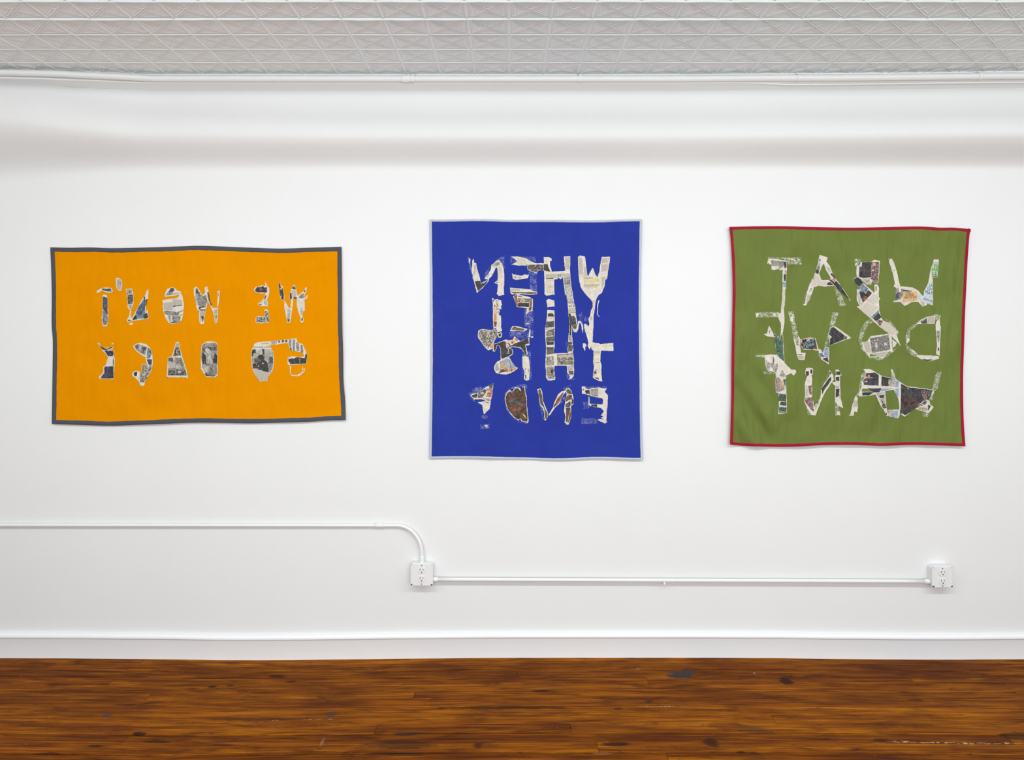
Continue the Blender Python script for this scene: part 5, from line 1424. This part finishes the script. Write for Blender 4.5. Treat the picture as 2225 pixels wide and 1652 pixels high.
def win(t_, a, b, c, d):      # smooth window rising a..b, falling c..d
    return sstep((t_ - a) / max(1e-6, b - a)) * (1 - sstep((t_ - c) / max(1e-6, d - c)))
def off_yellow(x, y):
    o = .0085
    o += .0036 * math.sin((x * .7 + y * .5) / 44.0 + .6) * win(y, 530, 620, 840, 930)
    o += .0030 * (1 - sstep(abs(x - 530) / 60.0)) + .0012 * math.sin(x / 23.0) * sstep((y - 860) / 60.0)
    o += .0042 * math.exp(-(((x - 690) * .5 + (y - 570) * 1.0 - 8) / 9.0) ** 2) * win(x, 610, 660, 715, 742) * win(y, 530, 550, 590, 620)
    o += .0045 * sstep((y - 880) / 45.0) * (.6 + .4 * math.sin(x / 48.0)) + .0007 * math.sin(y / 11.0 + x / 60.0)
    return o
def off_blue(x, y):
    o = .0078
    o += .0016 * math.sin(x / 27.0 + .4) + .0024 * math.sin((x * .4 + y) / 40.0)
    o += .0020 * (1 - sstep(abs(x - 1062) / 26.0)) + .0020 * (1 - sstep(abs(x - 1185) / 26.0))
    o += .0030 * sstep((y - 950) / 45.0) * (.6 + .4 * math.sin(x / 40.0))
    return o
def off_green(x, y):
    o = .0170
    s = (x - 1600) * .72 - (y - 830) * .50
    o += .0105 * math.sin(s * 2 * PI / 50.0) * win(x, 1586, 1602, 1640, 1720) * win(y, 740, 850, 990, 1000)
    o += .0055 * math.sin((x + y * .55) / 21.0) * win(x, 1586, 1610, 1690, 1850) * win(y, 600, 720, 930, 985) * .8
    o += .0036 * math.sin((x + (y - 500) * .12) * 2 * PI / 25.0) * win(x, 2035, 2062, 2096, 2112) * win(y, 494, 520, 640, 860)
    o += .0062 * math.sin((x * .62 - y * .70) / 23.0 + 1.2) * win(x, 1588, 1660, 2000, 2100) * win(y, 494, 540, 820, 940) + .0022 * math.sin((x * .9 + y * .5) / 13.0)
    o += .0012 * math.sin(y / 6.5 + x / 14.0) * win(x, 1585, 1592, 1597, 1640) * win(y, 620, 720, 900, 960)
    o += .0030 * sstep((y - 930) / 40.0)
    return max(.0035, o)
M_YEL = m_cloth('yellow_cotton', (249, 157, 0), .02, 900, .012)
M_BLU = m_cloth('blue_cotton', (50, 65, 166), .05, 900, .014)
M_GRN = m_cloth('green_cotton', (121, 135, 69), .03, 900, .034)
M_BGRY = m_cloth('grey_tape', (92, 93, 102), .05); M_BSIL = m_cloth('silver_tape', (206, 214, 228), .04); M_BRED = m_cloth('red_tape', (182, 36, 60), .05)
R_YEL = residue_mat('residue_tan', (224, 176, 110), .52, .70)
R_BLU = residue_mat('residue_lilac', (190, 198, 238), .50, .76, .72)
R_GRN = residue_mat('residue_cream', (230, 231, 214), .485, .66)

banner('yellow fabric banner with dark grey edging and two rows of mirror-written newspaper letters',
       ('Y0 64,59 200,62 350,60 500,65 750,60 1000,52 1120,48 1300,54 1500,62 1700,68 1900,62 2132,55', 'Y0 2132,55 2135,300 2137,600 2143,800 2146,1000 2158,1150 2162,1285',
        'Y0 75,1312 300,1320 500,1325 700,1318 900,1310 1100,1303 1300,1305 1500,1308 1700,1303 1900,1297 2050,1287 2162,1285', 'Y0 64,59 70,200 75,400 74,600 82,720 81,900 78,1100 75,1312'),
       8.9, off_yellow, M_YEL, M_BGRY, 'dark grey folded edging tape', 120, 72, YELLOW, R_YEL, 3)
banner('blue fabric banner with pale silver edging and four rows of mirror-written newspaper letters',
       ('B0 42,52 100,53 200,52 400,50 550,55 700,55 900,56 1100,58 1250,54 1425,50', 'B0 1425,50 1421,300 1418,600 1420,900 1424,1200 1426,1400 1431,1621',
        'B0 40,1613 150,1611 300,1610 500,1615 700,1619 900,1624 1100,1615 1250,1617 1350,1620 1431,1621', 'B0 42,52 43,200 46,400 48,700 48,1000 45,1300 40,1613'),
       4.4, off_blue, M_BLU, M_BSIL, 'pale silver edging tape', 90, 100, BLUE, R_BLU, 5)
banner('green fabric banner with red edging and three rows of mirror-written newspaper letters',
       ('G0 47,75 150,72 250,70 440,70 600,75 850,80 1050,78 1300,72 1400,73 1500,80 1600,80 1714,90', 'G0 1714,90 1704,130 1691,300 1681,500 1672,700 1666,900 1660,1100 1661,1300 1666,1450 1676,1588',
        'G0 52,1576 150,1585 300,1590 500,1590 700,1580 900,1578 1100,1585 1300,1578 1500,1582 1676,1588', 'G0 47,75 56,150 66,300 71,500 68,700 63,1000 60,1300 52,1576'),
       5.8, off_green, M_GRN, M_BRED, 'crimson edging tape', 120, 110, GREEN, R_GRN, 8)
